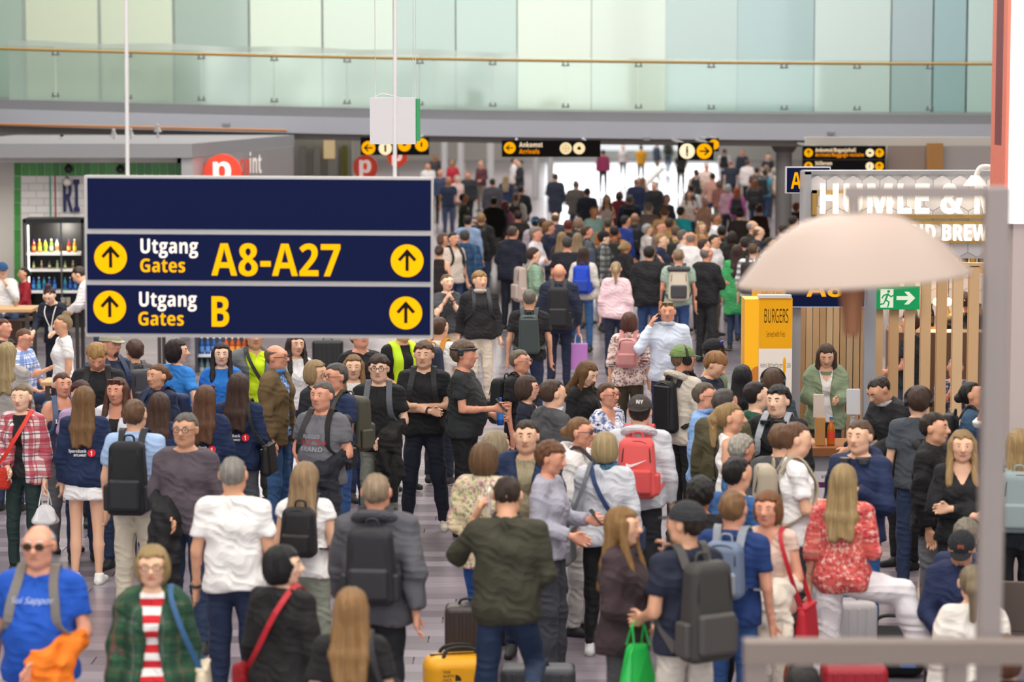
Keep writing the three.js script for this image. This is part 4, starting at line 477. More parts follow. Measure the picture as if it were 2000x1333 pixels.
// conforming print on the front or back of a top
function printOn(X, w, h, y, front, t, x0 = 0, emis = 0) {
  const k = X.k, o = X.o, T = TOPS[o.top[0]], f = union(torsoPrims(k, T.e + 0.004, o.belly), 0.05), g = new THREE.PlaneGeometry(w, h, 14, 6), p = g.attributes.position, s = front ? 1 : -1;
  for (let i = 0; i < p.count; i++) { const x = p.getX(i) * s + x0, yy = p.getY(i) + y; let z = s * 0.4; for (let q = 0; q < 30; q++) { const d = f(x, yy, z); if (d < 0.001) break; z -= s * d * 0.75; } p.setXYZ(i, x, yy, z + s * 0.009); }
  g.computeVertexNormals(); mesh('print', bend(g, X.lean), new THREE.MeshStandardMaterial({ map: t, transparent: true, alphaTest: 0.4, roughness: 0.8, side: THREE.DoubleSide }), X.group);
}
const textTex = {};
const txt = (key, W, H, draw) => textTex[key] ??= canvas(W, H, (g, w, h) => { g.clearRect(0, 0, w, h); draw(g, w, h); });
const ACC = {
  glasses(X, c = '#2a2422', dark = 0) { const r = []; for (const s of [-1, 1]) { r.push(new THREE.TorusGeometry(0.0225, 0.0028, 6, 18).scale(1.1, 0.85, 1).translate(s * 0.033, 1.646, 0.108)); r.push(tube([[s * 0.056, 1.648, 0.105], [s * 0.082, 1.648, 0.06], [s * 0.09, 1.645, 0]], 0.0024, 6, 5)); } r.push(tube([[-0.01, 1.648, 0.11], [0, 1.651, 0.112], [0.01, 1.648, 0.11]], 0.0024, 6, 5)); part(X, 'glasses_frame', mergeGeometries(r), mat(c, 0.35)); if (dark) part(X, 'lenses', mergeGeometries([-1, 1].map(s => new THREE.CircleGeometry(0.0225, 14).scale(1.1, 0.85, 1).translate(s * 0.033, 1.646, 0.1085))), mat(dark, 0.08)); },
  headSunnies(X, c = '#1a1a1e', back = 0) { const z = back ? -0.115 : 0.075, y = back ? 1.69 : 1.735; const L = mergeGeometries([-1, 1].map(s => rbox(0.056, 0.034, 0.012, 0.006, s * 0.034, y, z))); part(X, 'sunglasses', L, mat(c, 0.08, { metalness: 0.5 })); },
  cap(X, c, back = 0) { const f = back ? -1 : 1, g = []; const dome = new THREE.SphereGeometry(0.107, 24, 12, 0, Math.PI * 2, 0, Math.PI * 0.5).scale(0.93, 0.98, 1.08).translate(0, 1.672, -0.012); g.push(dome); const sh = new THREE.CylinderGeometry(0.1, 0.1, 0.008, 20, 1, false, -Math.PI / 2, Math.PI).scale(0.78, 1, 0.85).rotateX(0.18).translate(0, 1.674, 0.085); part(X, 'cap', dome, cloth(c)); const b = sh; if (back) b.rotateY(Math.PI); part(X, 'cap_brim', b, cloth(c)); },
  headphones(X, c = '#141414', neck = 0) { if (neck) { const g = mergeGeometries([new THREE.TorusGeometry(0.085, 0.013, 8, 24, Math.PI * 1.3).rotateX(Math.PI / 2).rotateY(-Math.PI * 0.15 + Math.PI).translate(0, 1.49, 0.01), cyl(0.038, 0.038, 0.03, 0.075, 1.475, 0.085, 16).rotateX(0), cyl(0.038, 0.038, 0.03, -0.075, 1.475, 0.085, 16)]); mesh('headphones', bend(g, X.lean), mat(c, 0.4), X.group); } else { const g = mergeGeometries([new THREE.TorusGeometry(0.112, 0.011, 8, 24, Math.PI).translate(0, 1.655, 0), cyl(0.042, 0.042, 0.035, 0, 0, 0, 18).rotateZ(Math.PI / 2).translate(0.1, 1.635, 0), cyl(0.042, 0.042, 0.035, 0, 0, 0, 18).rotateZ(Math.PI / 2).translate(-0.1, 1.635, 0)]); part(X, 'headphones', g, mat(c, 0.4)); } },
  headband(X, c = '#2a2c30') { part(X, 'headset', mergeGeometries([new THREE.TorusGeometry(0.104, 0.012, 6, 28).scale(0.95, 1.12, 1).rotateX(Math.PI / 2).translate(0, 1.69, -0.01), rbox(0.03, 0.06, 0.05, 0.012, -0.1, 1.665, -0.01), rbox(0.03, 0.06, 0.05, 0.012, 0.1, 1.665, -0.01)].map(g => g.index ? g.toNonIndexed() : g)), mat(c, 0.4)); },
  beard(X, c) { const f = union([cap([0, 1.58, 0.045], [0, 1.553, 0.056], 0.055, 0.038), cap([-0.05, 1.595, 0.02], [0.05, 1.595, 0.02], 0.026)], 0.02); part(X, 'beard', finish(nets((x, y, z) => Math.max(f(x, y, z), y - 1.597 + Math.max(0, 0.035 - Math.abs(x)) * 0.3, 0.025 - z), [[-0.1, 1.48, -0.02], [0.1, 1.65, 0.14]], 0.0105)), hairMat(c)); },
  watch(X, i, c = '#1a1a1c') { const a = X.k.arms[i], d = new THREE.Vector3(...dirOf(a.e, a.w)), g = new THREE.TorusGeometry(0.033, 0.009, 6, 18); g.applyQuaternion(new THREE.Quaternion().setFromUnitVectors(new THREE.Vector3(0, 0, 1), d)); const q = lerp(a.e, a.w, 0.93); g.translate(...q); mesh('watch', bend(g, X.lean), mat(c, 0.4), X.group); },
  scarf(X, c) { mesh('scarf', bend(new THREE.TorusGeometry(0.075, 0.034, 10, 28).rotateX(Math.PI / 2 - 0.15).translate(0, 1.5, 0.005), X.lean), cloth(c), X.group); },
  hood(X, c) { mesh('hood', bend(new THREE.TorusGeometry(0.088, 0.042, 10, 28).scale(1.15, 1, 0.8).rotateX(Math.PI / 2 + 0.5).translate(0, 1.478, -0.06), X.lean), cloth(c), X.group); },
  collar(X, c) { mesh('collar', bend(new THREE.TorusGeometry(0.072, 0.018, 8, 26).scale(1.05, 1, 1.3).rotateX(Math.PI / 2 - 0.2).translate(0, 1.505, 0.0), X.lean), cloth(c), X.group); },
  lanyard(X) { mesh('lanyard', bend(mergeGeometries([ribbon([[0.08, 1.5, 0], [0.07, 1.4, 0.13], [0.01, 1.2, 0.16]], 0.015, 0.004, [1, 0, 0]), ribbon([[-0.08, 1.5, 0], [-0.07, 1.4, 0.13], [-0.01, 1.2, 0.16]], 0.015, 0.004, [1, 0, 0]), box(0.06, 0.09, 0.006, 0, 1.16, 0.165).toNonIndexed()]), X.lean), mat('#e6e2de', 0.5), X.group); },
  bag(X, label, c, kind = 'pack', c2) {   // backpacks of several builds
    const B = placeGroup('backpack', label, 'backpack', X), e = TOPS[X.o.top[0]].e, m = mat(c, 0.7), m2 = mat(c2 || c, 0.6), z = -0.115 - e, W = kind === 'slim' ? 0.26 : kind === 'small' ? 0.27 : 0.31, H = kind === 'small' ? 0.36 : kind === 'tall' ? 0.56 : 0.47, D = kind === 'slim' ? 0.12 : 0.17, y = 1.46 - H / 2;
    const g = rbox(W, H, D, 0.055, 0, 0, 0, 4), p = g.attributes.position; for (let i = 0; i < p.count; i++) { const t = (p.getY(i) + H / 2) / H; const q = 1 - 0.16 * t * t; p.setX(i, p.getX(i) * q + 0.004 * Math.sin(p.getY(i) * 40)); p.setZ(i, p.getZ(i) * (1.06 - 0.3 * t * t) + 0.004 * Math.sin(p.getX(i) * 50 + p.getY(i) * 25)); } g.computeVertexNormals(); g.translate(0, y, z - D / 2);
    const add = (n, gg, mm) => mesh(n, bend(gg, X.lean), mm, B); add('pack_body', g, m);
    if (kind !== 'slim') add('front_pocket', rbox(W * 0.78, H * 0.42, 0.06, 0.028, 0, y - H * 0.2, z - D - 0.012, 3), m2); else add('front_panel', rbox(W * 0.8, H * 0.86, 0.03, 0.014, 0, y - 0.01, z - D + 0.004, 3), m2);
    if (kind === 'roll') add('roll_top', rbox(W * 1.1, 0.07, D * 1.05, 0.03, 0, y + H / 2, z - D / 2, 3), m2); if (kind === 'tall' || kind === 'pack') for (const s of [-1, 1]) add('side_pocket', rbox(0.05, H * 0.36, D * 0.7, 0.02, s * W * 0.5, y - H * 0.26, z - D / 2), m2);
    add('zip', tube([[-W * 0.36, y + H * 0.12, z - D - 0.002], [-W * 0.28, y + H * 0.4, z - D * 0.86], [0, y + H * 0.46, z - D * 0.8], [W * 0.28, y + H * 0.4, z - D * 0.86], [W * 0.36, y + H * 0.12, z - D - 0.002]], 0.005, 24, 5), mat('#1c1c1e', 0.4));
    add('top_handle', tube([[-0.04, y + H / 2 - 0.01, z - 0.03], [-0.03, y + H / 2 + 0.035, z - 0.03], [0.03, y + H / 2 + 0.035, z - 0.03], [0.04, y + H / 2 - 0.01, z - 0.03]], 0.008, 12, 6), m2);
    const tf = union(torsoPrims(X.k, e, X.o.belly), 0.05), sz = (x, yy) => { let q = 0.4; for (let i = 0; i < 30; i++) { const d = tf(x, yy, q); if (d < 0.002) break; q -= d * 0.8; } return q < -0.02 ? 0.06 : q + 0.009; };
    for (const s of [-1, 1]) { const w = X.k.w; add('strap', ribbon([[s * 0.075, y + H / 2 - 0.05, z + 0.005], [s * 0.085, 1.505 + e, -0.055], [s * 0.092, 1.515 + e, -0.005], [s * 0.1, 1.45, sz(s * 0.1, 1.45)], [s * 0.108 * w, 1.34, sz(s * 0.108 * w, 1.34)], [s * 0.125 * w, 1.22, sz(s * 0.125 * w, 1.22)], [s * (0.165 * w + e), 1.13, 0.02], [s * 0.15, y - H / 2 + 0.05, z]], 0.052, 0.012, [1, 0, 0.25 * s]), m2); }
    return B;
  },
  tote(X, label, c, side = 1, kind = 'shoulder bag', yb = 0.98, cs) {
    const B = placeGroup(kind.replace(/ /g, '_'), label, 'bag', X), e = TOPS[X.o.top[0]].e, w = X.k.w, sx = side, x = sx * (0.2 * w + e + 0.055), m = mat(c, 0.55); const g = rbox(0.1, 0.28, 0.34, 0.045, 0, 0, 0, 4), p = g.attributes.position; for (let i = 0; i < p.count; i++) { const t = p.getY(i) / 0.28 + 0.5; p.setX(i, p.getX(i) * (1.15 - 0.55 * t)); p.setZ(i, p.getZ(i) * (1.04 - 0.14 * t) + 0.004 * Math.sin(p.getY(i) * 40)); } g.computeVertexNormals(); g.translate(x, yb, -0.02); mesh('bag_body', g, m, B); mesh('flap', rbox(0.075, 0.03, 0.28, 0.012, x, yb + 0.13, -0.02), m, B);
    mesh('strap', ribbon([[x, yb + 0.12, 0.1], [sx * 0.17 * w, 1.28, 0.13 + e], [sx * 0.115, 1.47, 0.07 + e], [sx * 0.11, 1.505 + e, -0.01], [sx * 0.12, 1.44, -0.1 - e], [sx * 0.17 * w, 1.25, -0.125 - e], [x, yb + 0.12, -0.13]], 0.03, 0.01, [1, 0, 0]), cloth(cs || c, 0.6), B);
  },
  cross(X, label, c, side = 1, cs, front = 0) { const B = placeGroup('crossbody_bag', label, 'bag', X), e = TOPS[X.o.top[0]].e, w = X.k.w, f = X.k.f ? 0.03 : 0, z = 0.13 + e + f + (X.o.belly || 0) * 0.06, x = side * (0.19 * w + e); mesh('strap', ribbon([[x, 1.0, front ? 0.13 : 0.03], [side * 0.1, 1.12, z + 0.01], [0, 1.27, z + 0.02], [-side * 0.075, 1.42, 0.115 + e], [-side * 0.1, 1.508 + e, 0], [-side * 0.06, 1.4, -0.13 - e], [side * 0.08, 1.15, -0.14 - e], [x, 1.0, -0.05]], 0.035, 0.01, [0.8, 0.5 * side, 0]), cloth(cs || c, 0.6), B); mesh('pouch', rbox(front ? 0.22 : 0.09, 0.2, front ? 0.09 : 0.24, 0.04, x + (front ? -side * 0.06 : side * 0.04), 0.93, front ? z + 0.03 : -0.01, 4), cloth(c, 0.6), B); },
  held(X, label, name, i, build) { const B = placeGroup(name, label, name.split('_').pop(), X), a = X.k.arms[i], h = lerp(a.e, a.w, 1.3); build(B, h, a); },
  phone(X, label, i = 0, c = '#16161a') { ACC.held(X, label, 'phone', i, (B, h) => { const g = rbox(0.075, 0.15, 0.009, 0.004); if (X.o.arms[i] === 'ear') g.rotateY(Math.PI / 2).rotateX(-0.25); else g.rotateX(-0.75); const s = i ? -1 : 1, q = X.o.arms[i] === 'ear' ? [s * 0.105, 1.6, 0.02] : [h[0], h[1] + 0.03, h[2]]; mesh('case', bend(g.translate(...q), X.lean), mat(c, 0.25), B); }); },
  coatOver(X, label, i, c, name = 'jacket') { const a = X.k.arms[i], q = lerp(a.e, a.w, 0.55), w = lerp(a.e, a.w, 1), P = [cap(lerp(a.e, a.w, 0.2), lerp(a.e, a.w, 0.95), 0.07, 0.066), cap(q, [q[0] * 1.05, q[1] - 0.4, q[2] + 0.05], 0.07, 0.095), cap(lerp(q, w, 0.5), [(q[0] + w[0]) / 2, w[1] - 0.44, q[2] + 0.08], 0.07, 0.085), cap(w, [w[0], w[1] - 0.42, w[2] + 0.02], 0.058, 0.065)], f = union(P, 0.06), s = X.o.seed; const B = placeGroup(name, label, 'jacket', X); mesh('cloth', finish(nets((x, y, z) => f(x, y, z) + 0.012 * Math.sin(x * 52 + 3 * Math.sin(y * 9 + s)) + 0.01 * Math.sin(z * 54 + y * 10) + 0.006 * Math.sin(y * 60 + x * 30), bounds(P, 0.08), LOD[X.lod].cloth * 0.8)), cloth(c, 0.8), B); mesh('hanging_sleeve', tube([[q[0], q[1] - 0.2, q[2] + 0.1], [q[0] * 1.1, q[1] - 0.4, q[2] + 0.13], [q[0] * 1.05, q[1] - 0.62, q[2] + 0.1]], 0.045, 14, 10), cloth(c, 0.8), B); },
  handBag(X, label, i, c, kind = 'paper_bag', W = 0.26, H = 0.32, D = 0.11) { ACC.held(X, label, kind, i, (B, h) => { const y = h[1] - 0.14 - H / 2, g = rbox(W, H, D, kind === 'paper_bag' ? 0.006 : 0.05, 0, 0, 0, 4), p = g.attributes.position; if (kind !== 'paper_bag') { for (let j = 0; j < p.count; j++) { const t = p.getY(j) / H + 0.5; p.setX(j, p.getX(j) * (1.1 - 0.75 * t * t) + 0.012 * Math.sin(p.getY(j) * 30 + p.getZ(j) * 40)); p.setZ(j, p.getZ(j) * (1.1 - 0.6 * t) + 0.01 * Math.sin(p.getX(j) * 45)); } g.computeVertexNormals(); } mesh('bag_body', g.translate(h[0], y, h[2]), mat(c, 0.45, kind === 'plastic_bag' ? { clearcoat: 0.4 } : {}), B); for (const s of [-1, 1]) mesh('bag_handle', tube([[h[0] - W * 0.2, y + H / 2 - 0.01, h[2] + s * D * 0.3], [h[0] - W * 0.12, h[1] - 0.02, h[2]], [h[0], h[1], h[2]], [h[0] + W * 0.12, h[1] - 0.02, h[2]], [h[0] + W * 0.2, y + H / 2 - 0.01, h[2] + s * D * 0.3]], 0.006, 16, 6), mat(kind === 'paper_bag' ? '#e9dfe6' : c, 0.5), B); }); },
  cup(X, label, i) { ACC.held(X, label, 'paper_cup', i, (B, h) => { mesh('cup', new THREE.CylinderGeometry(0.041, 0.03, 0.11, 20).translate(h[0], h[1] + 0.03, h[2] + 0.02), mat('#b98a5c', 0.7), B); mesh('lid', cyl(0.043, 0.043, 0.014, h[0], h[1] + 0.09, h[2] + 0.02), mat('#efe9e2', 0.5), B); }); },
  bottle(X, label, i) { const a = X.k.arms[i], h = lerp(a.e, a.w, 1.32), B = placeGroup('water_bottle', label, 'bottle', X); mesh('body', bottleGeo.clone().translate(h[0], h[1] - 0.06, h[2]), mat('#2a6fd0', 0.15, { transmission: 0.3 }), B); mesh('cap', capGeo.clone().translate(h[0], h[1] - 0.06, h[2]), mat('#2257c0', 0.4), B); mesh('paper_label', labGeo.clone().translate(h[0], h[1] - 0.06, h[2]), mat('#3a8ae0', 0.5), B); },
  print(X, key, w, h, y, front, W, H, draw, x0 = 0) { printOn(X, w, h, y, front, txt(key, W, H, draw), x0); },
  bank(X) { printOn(X, 0.26, 0.088, 1.185, false, txt('bank', 500, 170, (g) => { fitText(g, 'SpareBank', 10, 330, 78, 74, '#f2f0ee'); fitText(g, 'ØSTLANDET', 110, 330, 140, 50, '#f2f0ee'); g.fillStyle = '#d8232f'; g.beginPath(); g.arc(415, 80, 66, 0, 7); g.fill(); fitText(g, '1', 392, 436, 122, 110, '#ffffff'); })); },
};
// ---------- people ----------
const N = '#16223f', NAVYSW = '#14264a', BLK = '#151517', DENIM = '#27406a', DARKJ = '#1c2740', WHT = '#efece8', BEI = '#cbb898', GRY = '#6c6c70';
const WB = (g) => {};
const L = [
// front row
{ p: [75, 1022, 1.84], r: -6, w: 1.14, belly: 1, sk: 5, hair: 'bald', hc: '#e3ded6', top: ['tee', '#1450b4'], bot: ['jeans', '#2a3550'], arms: ['waist', 'down'], acc: [['glasses', '#4a3420', '#3a2616'], ['watch', 0], ['bag', 'grey-strapped backpack worn by the man in the blue T-shirt', '#77706a'], ['coatOver', 'bright orange jacket held by the man in the blue T-shirt', 0, '#f07a14'], ['print', 'sci', 0.26, 0.05, 1.36, true, 520, 100, g => fitText(g, 'Sui Sappori', 10, 510, 80, 84, '#b9c4dc', 'italic')]], label: 'older man in bright blue T-shirt and sunglasses with white hair' },
{ p: [297, 1066, 1.7], r: 3, sex: 'f', w: 1.08, hair: 'bob', hc: '#d9b679', top: ['shirt', 'plaid,#2c5a3c,#1d3a2c,#6a5f66,#7a4a44', 0.055], inner: ['tee', 'stripe,#f1ece8,#cf1f2a'], bot: ['jeans', '#2b3a55'], acc: [['glasses', '#5a3a34'], ['tote', 'cream canvas tote bag of the woman in the green plaid shirt', '#dccdb0', 1, 'tote bag', 0.9, '#2c5a86']], label: 'woman with blonde bob, glasses and green plaid shirt over red stripes' },
{ p: [455, 890, 1.86], r: 176, w: 1.04, hair: 'crop', hc: '#b9b2a8', sk: 1, top: ['tee', '#f2eeea'], bot: ['jeans', '#1d2a48'], arms: ['down', 'bent'], acc: [['watch', 0], ['watch', 1]], label: 'grey-haired man in plain white T-shirt and dark jeans walking away' },
{ p: [553, 1066, 1.68], r: 150, hy: -62, sex: 'f', w: 1.1, hair: 'bob', hc: '#17141a', sk: 2, top: ['sweat', '#1a1819'], bot: ['trousers', '#1a1a1c'], acc: [['cross', 'red crossbody bag of the black-haired woman', '#b81f2c', 1]], label: 'woman with black bob and black top wearing a red strap' },
{ p: [686, 1147, 1.68], r: 178, sex: 'f', w: 1.05, hair: 'long', hc: '#c08f58', top: ['tee', '#1b191a'], bot: ['jeans', '#23262e'], arms: ['down', 'bent'], acc: [['tote', 'black leather shoulder bag of the long-haired woman in black', '#1c1a1b', -1, 'shoulder bag', 1.05]], label: 'woman with very long golden hair and black top seen from behind' },
{ p: [735, 922, 1.86], r: 174, w: 1.08, hair: 'crop', hc: '#cdb190', sk: 5, top: ['jacket', '#57565c'], bot: ['trousers', '#1f2126'], arms: ['fwd', 'back'], legs: 'walk', acc: [['hood', '#4c4b51'], ['bag', 'worn black backpack on the man in the grey jacket', '#232227', 'pack', '#2b2a2f']], label: 'fair-haired man in grey jacket walking away with a black backpack' },
{ p: [597, 902, 1.7], r: 170, hy: -10, sex: 'f', hair: 'long', hc: '#c9a57a', top: ['cap', '#f3f0ee'], bot: ['trousers', '#8d9284'], arms: ['bent', 'down'], acc: [['bag', 'small black leather backpack on the blonde woman in white', '#17161a', 'small']], label: 'blonde woman in white short-sleeved top and sage trousers seen from behind' },
{ p: [362, 806, 1.86], r: -12, w: 1.06, hair: 'short', hc: '#8f8880', sk: 1, top: ['long', '#5a5058'], bot: ['jeans', '#30405e'], arms: ['down', 'waist'], acc: [['glasses', '#4a4644'], ['coatOver', 'black coat carried over the arm of the man in the grey-purple sweater', 1, '#1b1a1d', 'coat']], label: 'older man in grey-purple henley sweater and glasses' },
{ p: [263, 779, 1.84], r: 172, hair: 'short', hc: '#8a6446', top: ['tee', '#a9c4ea'], bot: ['trousers', '#d8ccb8'], acc: [['collar', '#a9c4ea'], ['bag', 'boxy black backpack on the man in the light blue shirt', '#17181b', 'tall', '#22242a']], label: 'brown-haired man in light blue shirt and cream trousers seen from behind' },
{ p: [165, 754, 1.74], r: 174, sex: 'f', hair: 'long', hc: '#9a7044', top: ['sweat', NAVYSW], bot: ['mini', '#f1efee'], shoe: '#e8e6e2', arms: ['down', 'bent'], acc: ['bank'], label: 'long-haired girl in navy bank sweater and white shorts with bare legs' },
{ p: [42, 750, 1.72], r: -12, sex: 'f', hair: 'pony', hc: '#a08560', sk: 2, top: ['shirt', 'plaid,#e4dcd8,#a8283a,#23304e,#b83a48', 0.05], inner: ['long', '#19181b'], bot: ['slim', '#1e3230'], arms: ['down', 'waist'], acc: [['cross', 'bright red crossbody bag of the woman in the red plaid shirt', '#d8321f', -1, '#d8321f', 1], ['handBag', 'white plastic bag held by the woman in the red plaid shirt', 0, '#e9e9ea', 'plastic_bag', 0.22, 0.18, 0.14]], label: 'woman in red and white plaid shirt over a black top' },
{ p: [122, 727, 1.72], r: 28, sex: 'f', w: 1.06, hair: 'short', hc: '#6e4a34', sk: 5, top: ['tank', '#2c3148'], bot: ['jeans', '#6a6c70'], arms: ['waist', 'down'], acc: [['bag', 'blue-grey backpack of the short-haired woman in the navy tank top', '#56688a'], ['print', 'ind', 0.26, 0.16, 1.25, true, 420, 260, g => { fitText(g, 'INDIGO', 10, 410, 80, 90, '#e9e6e2'); fitText(g, '07', 190, 340, 170, 96, '#e9e6e2'); fitText(g, 'Denim', 20, 300, 245, 76, '#e9e6e2', 'italic'); }]], label: 'short-haired woman in navy printed tank top and grey jeans' },
{ p: [158, 745, 1.66], r: 20, sex: 'f', hair: 'curly', hc: '#5a2a2c', top: ['tee', '#b29ac0'], label: 'person with dark red curly hair and lilac top behind the long-haired girl' },
{ p: [629, 744, 1.82], r: -26, w: 1.12, belly: 0.8, hair: 'short', hc: '#7d7872', sk: 5, top: ['tee', '#66666c'], bot: ['jeans', '#33517c'], arms: ['waist', 'waist'], acc: [['watch', 0, '#c4c2be'], ['bag', 'black backpack worn by the man in the grey printed T-shirt', '#1d1d20'], ['coatOver', 'dark navy jacket held by the man in the grey T-shirt', 0, '#1a1c26'], ['print', 'k2', 0.27, 0.16, 1.27, true, 440, 250, g => { fitText(g, 'RUGGED', 60, 330, 80, 70, '#8c8c92'); fitText(g, 'K2.34', 20, 420, 160, 96, '#a82238', 'italic'); fitText(g, 'BRAND', 40, 390, 240, 84, '#92929a'); }]], label: 'stocky man in grey printed T-shirt looking sideways' },
{ p: [655, 708, 1.86], r: -50, w: 1.1, hair: 'short', hc: '#6d6a68', sk: 5, top: ['tee', '#1c2c4e'], bot: ['jeans', '#2b4d80'], arms: ['phone', 'down'], acc: [['glasses', '#332a28'], ['watch', 0], ['bag', 'olive backpack of the bespectacled man in navy polo', '#4c4a3c', 'pack']], label: 'bespectacled grey-haired man in navy polo gripping a backpack strap' },
{ p: [466, 728, 1.76], r: 172, sex: 'f', hair: 'long', hc: '#54382c', top: ['sweat', NAVYSW], bot: ['trousers', '#5a5c64'], arms: ['down', 'bent'], acc: ['bank', ['tote', 'large black shoulder bag of the woman in the navy bank sweater', '#131315', -1, 'shoulder bag', 0.98]], label: 'brown-haired woman in navy bank sweater with grey trousers' },
{ p: [402, 752, 1.7], r: 170, sex: 'f', hair: 'long', hc: '#7c5236', top: ['sweat', NAVYSW], bot: ['trousers', '#23252c'], acc: ['bank', ['headSunnies', '#6a3a2a']], label: 'woman in navy bank sweater with sunglasses on chestnut hair' },
{ p: [312, 766, 1.7], r: 165, hy: 12, sex: 'f', hair: 'long', hc: '#5c3e2c', top: ['sweat', NAVYSW], bot: ['trousers', '#23252c'], label: 'woman with long dark brown hair in plain navy sweater seen from behind' },
{ p: [540, 672, 1.86], r: 72, hair: 'bald', hc: '#9a7a60', sk: 5, top: ['jacket', '#6a5638', 0.05], inner: ['tee', 'floral,#2f6ec0,#e6eef8,#8ab8e8'], bot: ['jeans', '#3a5f8c'], acc: [['glasses', '#2c2420'], ['collar', '#4e8fd8']], label: 'balding man in brown jacket over blue floral shirt' },
{ p: [577, 652, 1.72], r: 28, sex: 'f', hair: 'longfront', hc: '#3a2422', top: ['cap', '#eeecec'], bot: ['jeans', '#28406e'], acc: [['bag', 'black backpack of the dark-haired woman in the white top', '#1a1a1d']], label: 'dark-haired woman in white top behind the brown-jacketed man' },
{ p: [497, 634, 1.82], r: 14, hair: 'short', hc: '#6e5646', sk: 1, top: ['jacket', '#6b7072', 0.09], inner: ['tee', '#d6f21c'], bot: ['trousers', '#3a3c40'], acc: [['cross', 'black sling strap across the neon yellow shirt', '#1a1a1c', 1]], label: 'man in neon yellow T-shirt and open grey jacket' },
{ p: [432, 670, 1.7], r: 8, sex: 'f', w: 1.06, hair: 'longfront', hc: '#2c1a1a', sk: 2, top: ['tee', '#2476cc'], bot: ['jeans', '#20242c'], arms: ['waist', 'waist'], label: 'woman with long dark hair in blue T-shirt facing forward' },
{ p: [346, 663, 1.76], r: 140, hy: -55, sex: 'f', w: 1.2, hair: 'bob', hc: '#2a1418', top: ['tee', '#2f80d2'], bot: ['jeans', '#20242c'], arms: ['hip', 'hip'], label: 'large woman with dark bob and blue T-shirt turned away' },
{ p: [262, 664, 1.68], r: -150, hair: 'mop', hc: '#6a4636', top: ['tee', '#5a5654'], acc: [['bag', 'grey backpack on the brown-haired person behind the blue shirt', '#4e4d52']], label: 'brown-haired person with grey backpack partly behind the blue-shirted woman' },
{ p: [308, 710, 1.74], r: -42, sex: 'f', hair: 'lowbun', hc: '#8a5f3c', sk: 1, top: ['jacket', '#14213e'], bot: ['trousers', '#1c2434'], acc: [['bag', 'navy backpack on the woman with the low bun', '#17254a']], label: 'woman with low brown bun and navy jacket in profile' },
{ p: [229, 738, 1.7], r: -16, sex: 'f', hair: 'longfront', hc: '#6a4028', sk: 5, top: ['jacket', '#dfe2ea', 0.06], inner: ['tank', '#1b1a1e'], bot: ['jeans', '#30405e'], acc: [['headSunnies', '#5a3a34']], label: 'woman in white jacket over black top with sunglasses on her head' },
{ p: [190, 666, 1.84], r: 6, hp: 34, w: 1.12, hair: 'mop', hc: '#cf9f5c', sk: 5, top: ['tee', '#17171a'], bot: ['jeans', '#22262e'], arms: ['waist', 'waist'], acc: [['bag', 'black backpack of the blond man looking down', '#1c1c1e']], label: 'blond man in black T-shirt looking down' },
{ p: [216, 648, 1.84], r: 52, hair: 'crop', hc: '#6a4a36', sk: 5, top: ['tee', '#1b2640'], acc: [['cap', '#b9b49c'], ['beard', '#7a4c34'], ['bag', 'navy backpack of the bearded man in the beige cap', '#2c3a58']], label: 'bearded man in beige cap and navy T-shirt' },
{ p: [122, 614, 1.72], r: -68, sex: 'f', hair: 'bun', hc: '#c2a67a', sk: 1, top: ['tee', '#f2f0ef'], bot: ['jeans', '#38486a'], arms: ['down', 'bent'], label: 'blonde woman with top bun and white T-shirt in profile' },
{ p: [96, 558, 1.7], r: -14, hp: 20, lean: 18, sex: 'f', hair: 'bun', hc: '#4a2426', sk: 2, top: ['long', '#131a2c'], bot: ['trousers', '#131a2c'], arms: ['reach', 'reach'], acc: ['lanyard'], label: 'dark-clad staff woman with lanyard leaning over a table' },
{ p: [43, 640, 1.8], r: 70, hp: 16, legs: 'sit', w: 1.08, hair: 'crop', hc: '#8a6248', sk: 5, top: ['rolled', 'plaid,#e3e8f2,#5a7ac0,#2f4c94,#8aa4d8'], arms: ['lap', 'lap'], acc: [['glasses', '#3a302c']], label: 'seated balding man in blue and white check shirt' },
{ p: [14, 668, 1.74], r: 168, sex: 'f', hair: 'long', hc: '#dcc08a', top: ['jacket', '#a8a29e'], bot: ['jeans', '#2c3a56'], acc: [['headSunnies', '#3a2c22'], ['tote', 'blue-black shoulder bag of the blonde woman in the grey jacket', '#2c3c52', 1, 'shoulder bag', 1.0, '#20242c']], label: 'woman with long pale blonde hair and light grey jacket' },
{ p: [6, 622, 1.8], r: 70, legs: 'sit', hair: 'short', hc: '#7a4a34', sk: 5, top: ['tee', '#20242c'], arms: ['lap', 'lap'], label: 'red-haired man seated beside the check-shirted man' },
{ p: [46, 522, 1.56], r: -62, sex: 'f', hair: 'lowbun', hc: '#1b1518', sk: 1, legs: 'sit', drop: 0.2, top: ['long', '#9e1f2c'], arms: ['lap', 'lap'], label: 'dark-haired woman in deep red shirt at the bar table' },
{ p: [4, 514, 1.74], r: 20, legs: 'sit', drop: 0.2, hair: 'short', hc: '#4a3428', top: ['shirt', '#e6e2de'], arms: ['chin', 'lap'], acc: [['cap', '#2a5a8c']], label: 'man in blue cap and white shirt at the bar table' },
{ p: [150, 520, 1.8], r: -100, lean: 26, hp: 10, hair: 'short', hc: '#4a3428', top: ['shirt', '#edeae8'], arms: ['reach', 'reach'], label: 'person in white shirt leaning across the bar table' },
{ p: [740, 694, 1.82], r: -4, hair: 'mop', hc: '#4c3022', sk: 2, top: ['tee', '#141417'], bot: ['trousers', '#84897f'], arms: ['waist', 'down'], acc: [['glasses', '#2a2422'], ['bag', 'grey backpack of the bespectacled man in black', '#5a5e66'], ['coatOver', 'black jacket draped over the forearm of the young man in glasses', 0, '#141214']], label: 'young man with brown wavy hair, glasses and black T-shirt' },
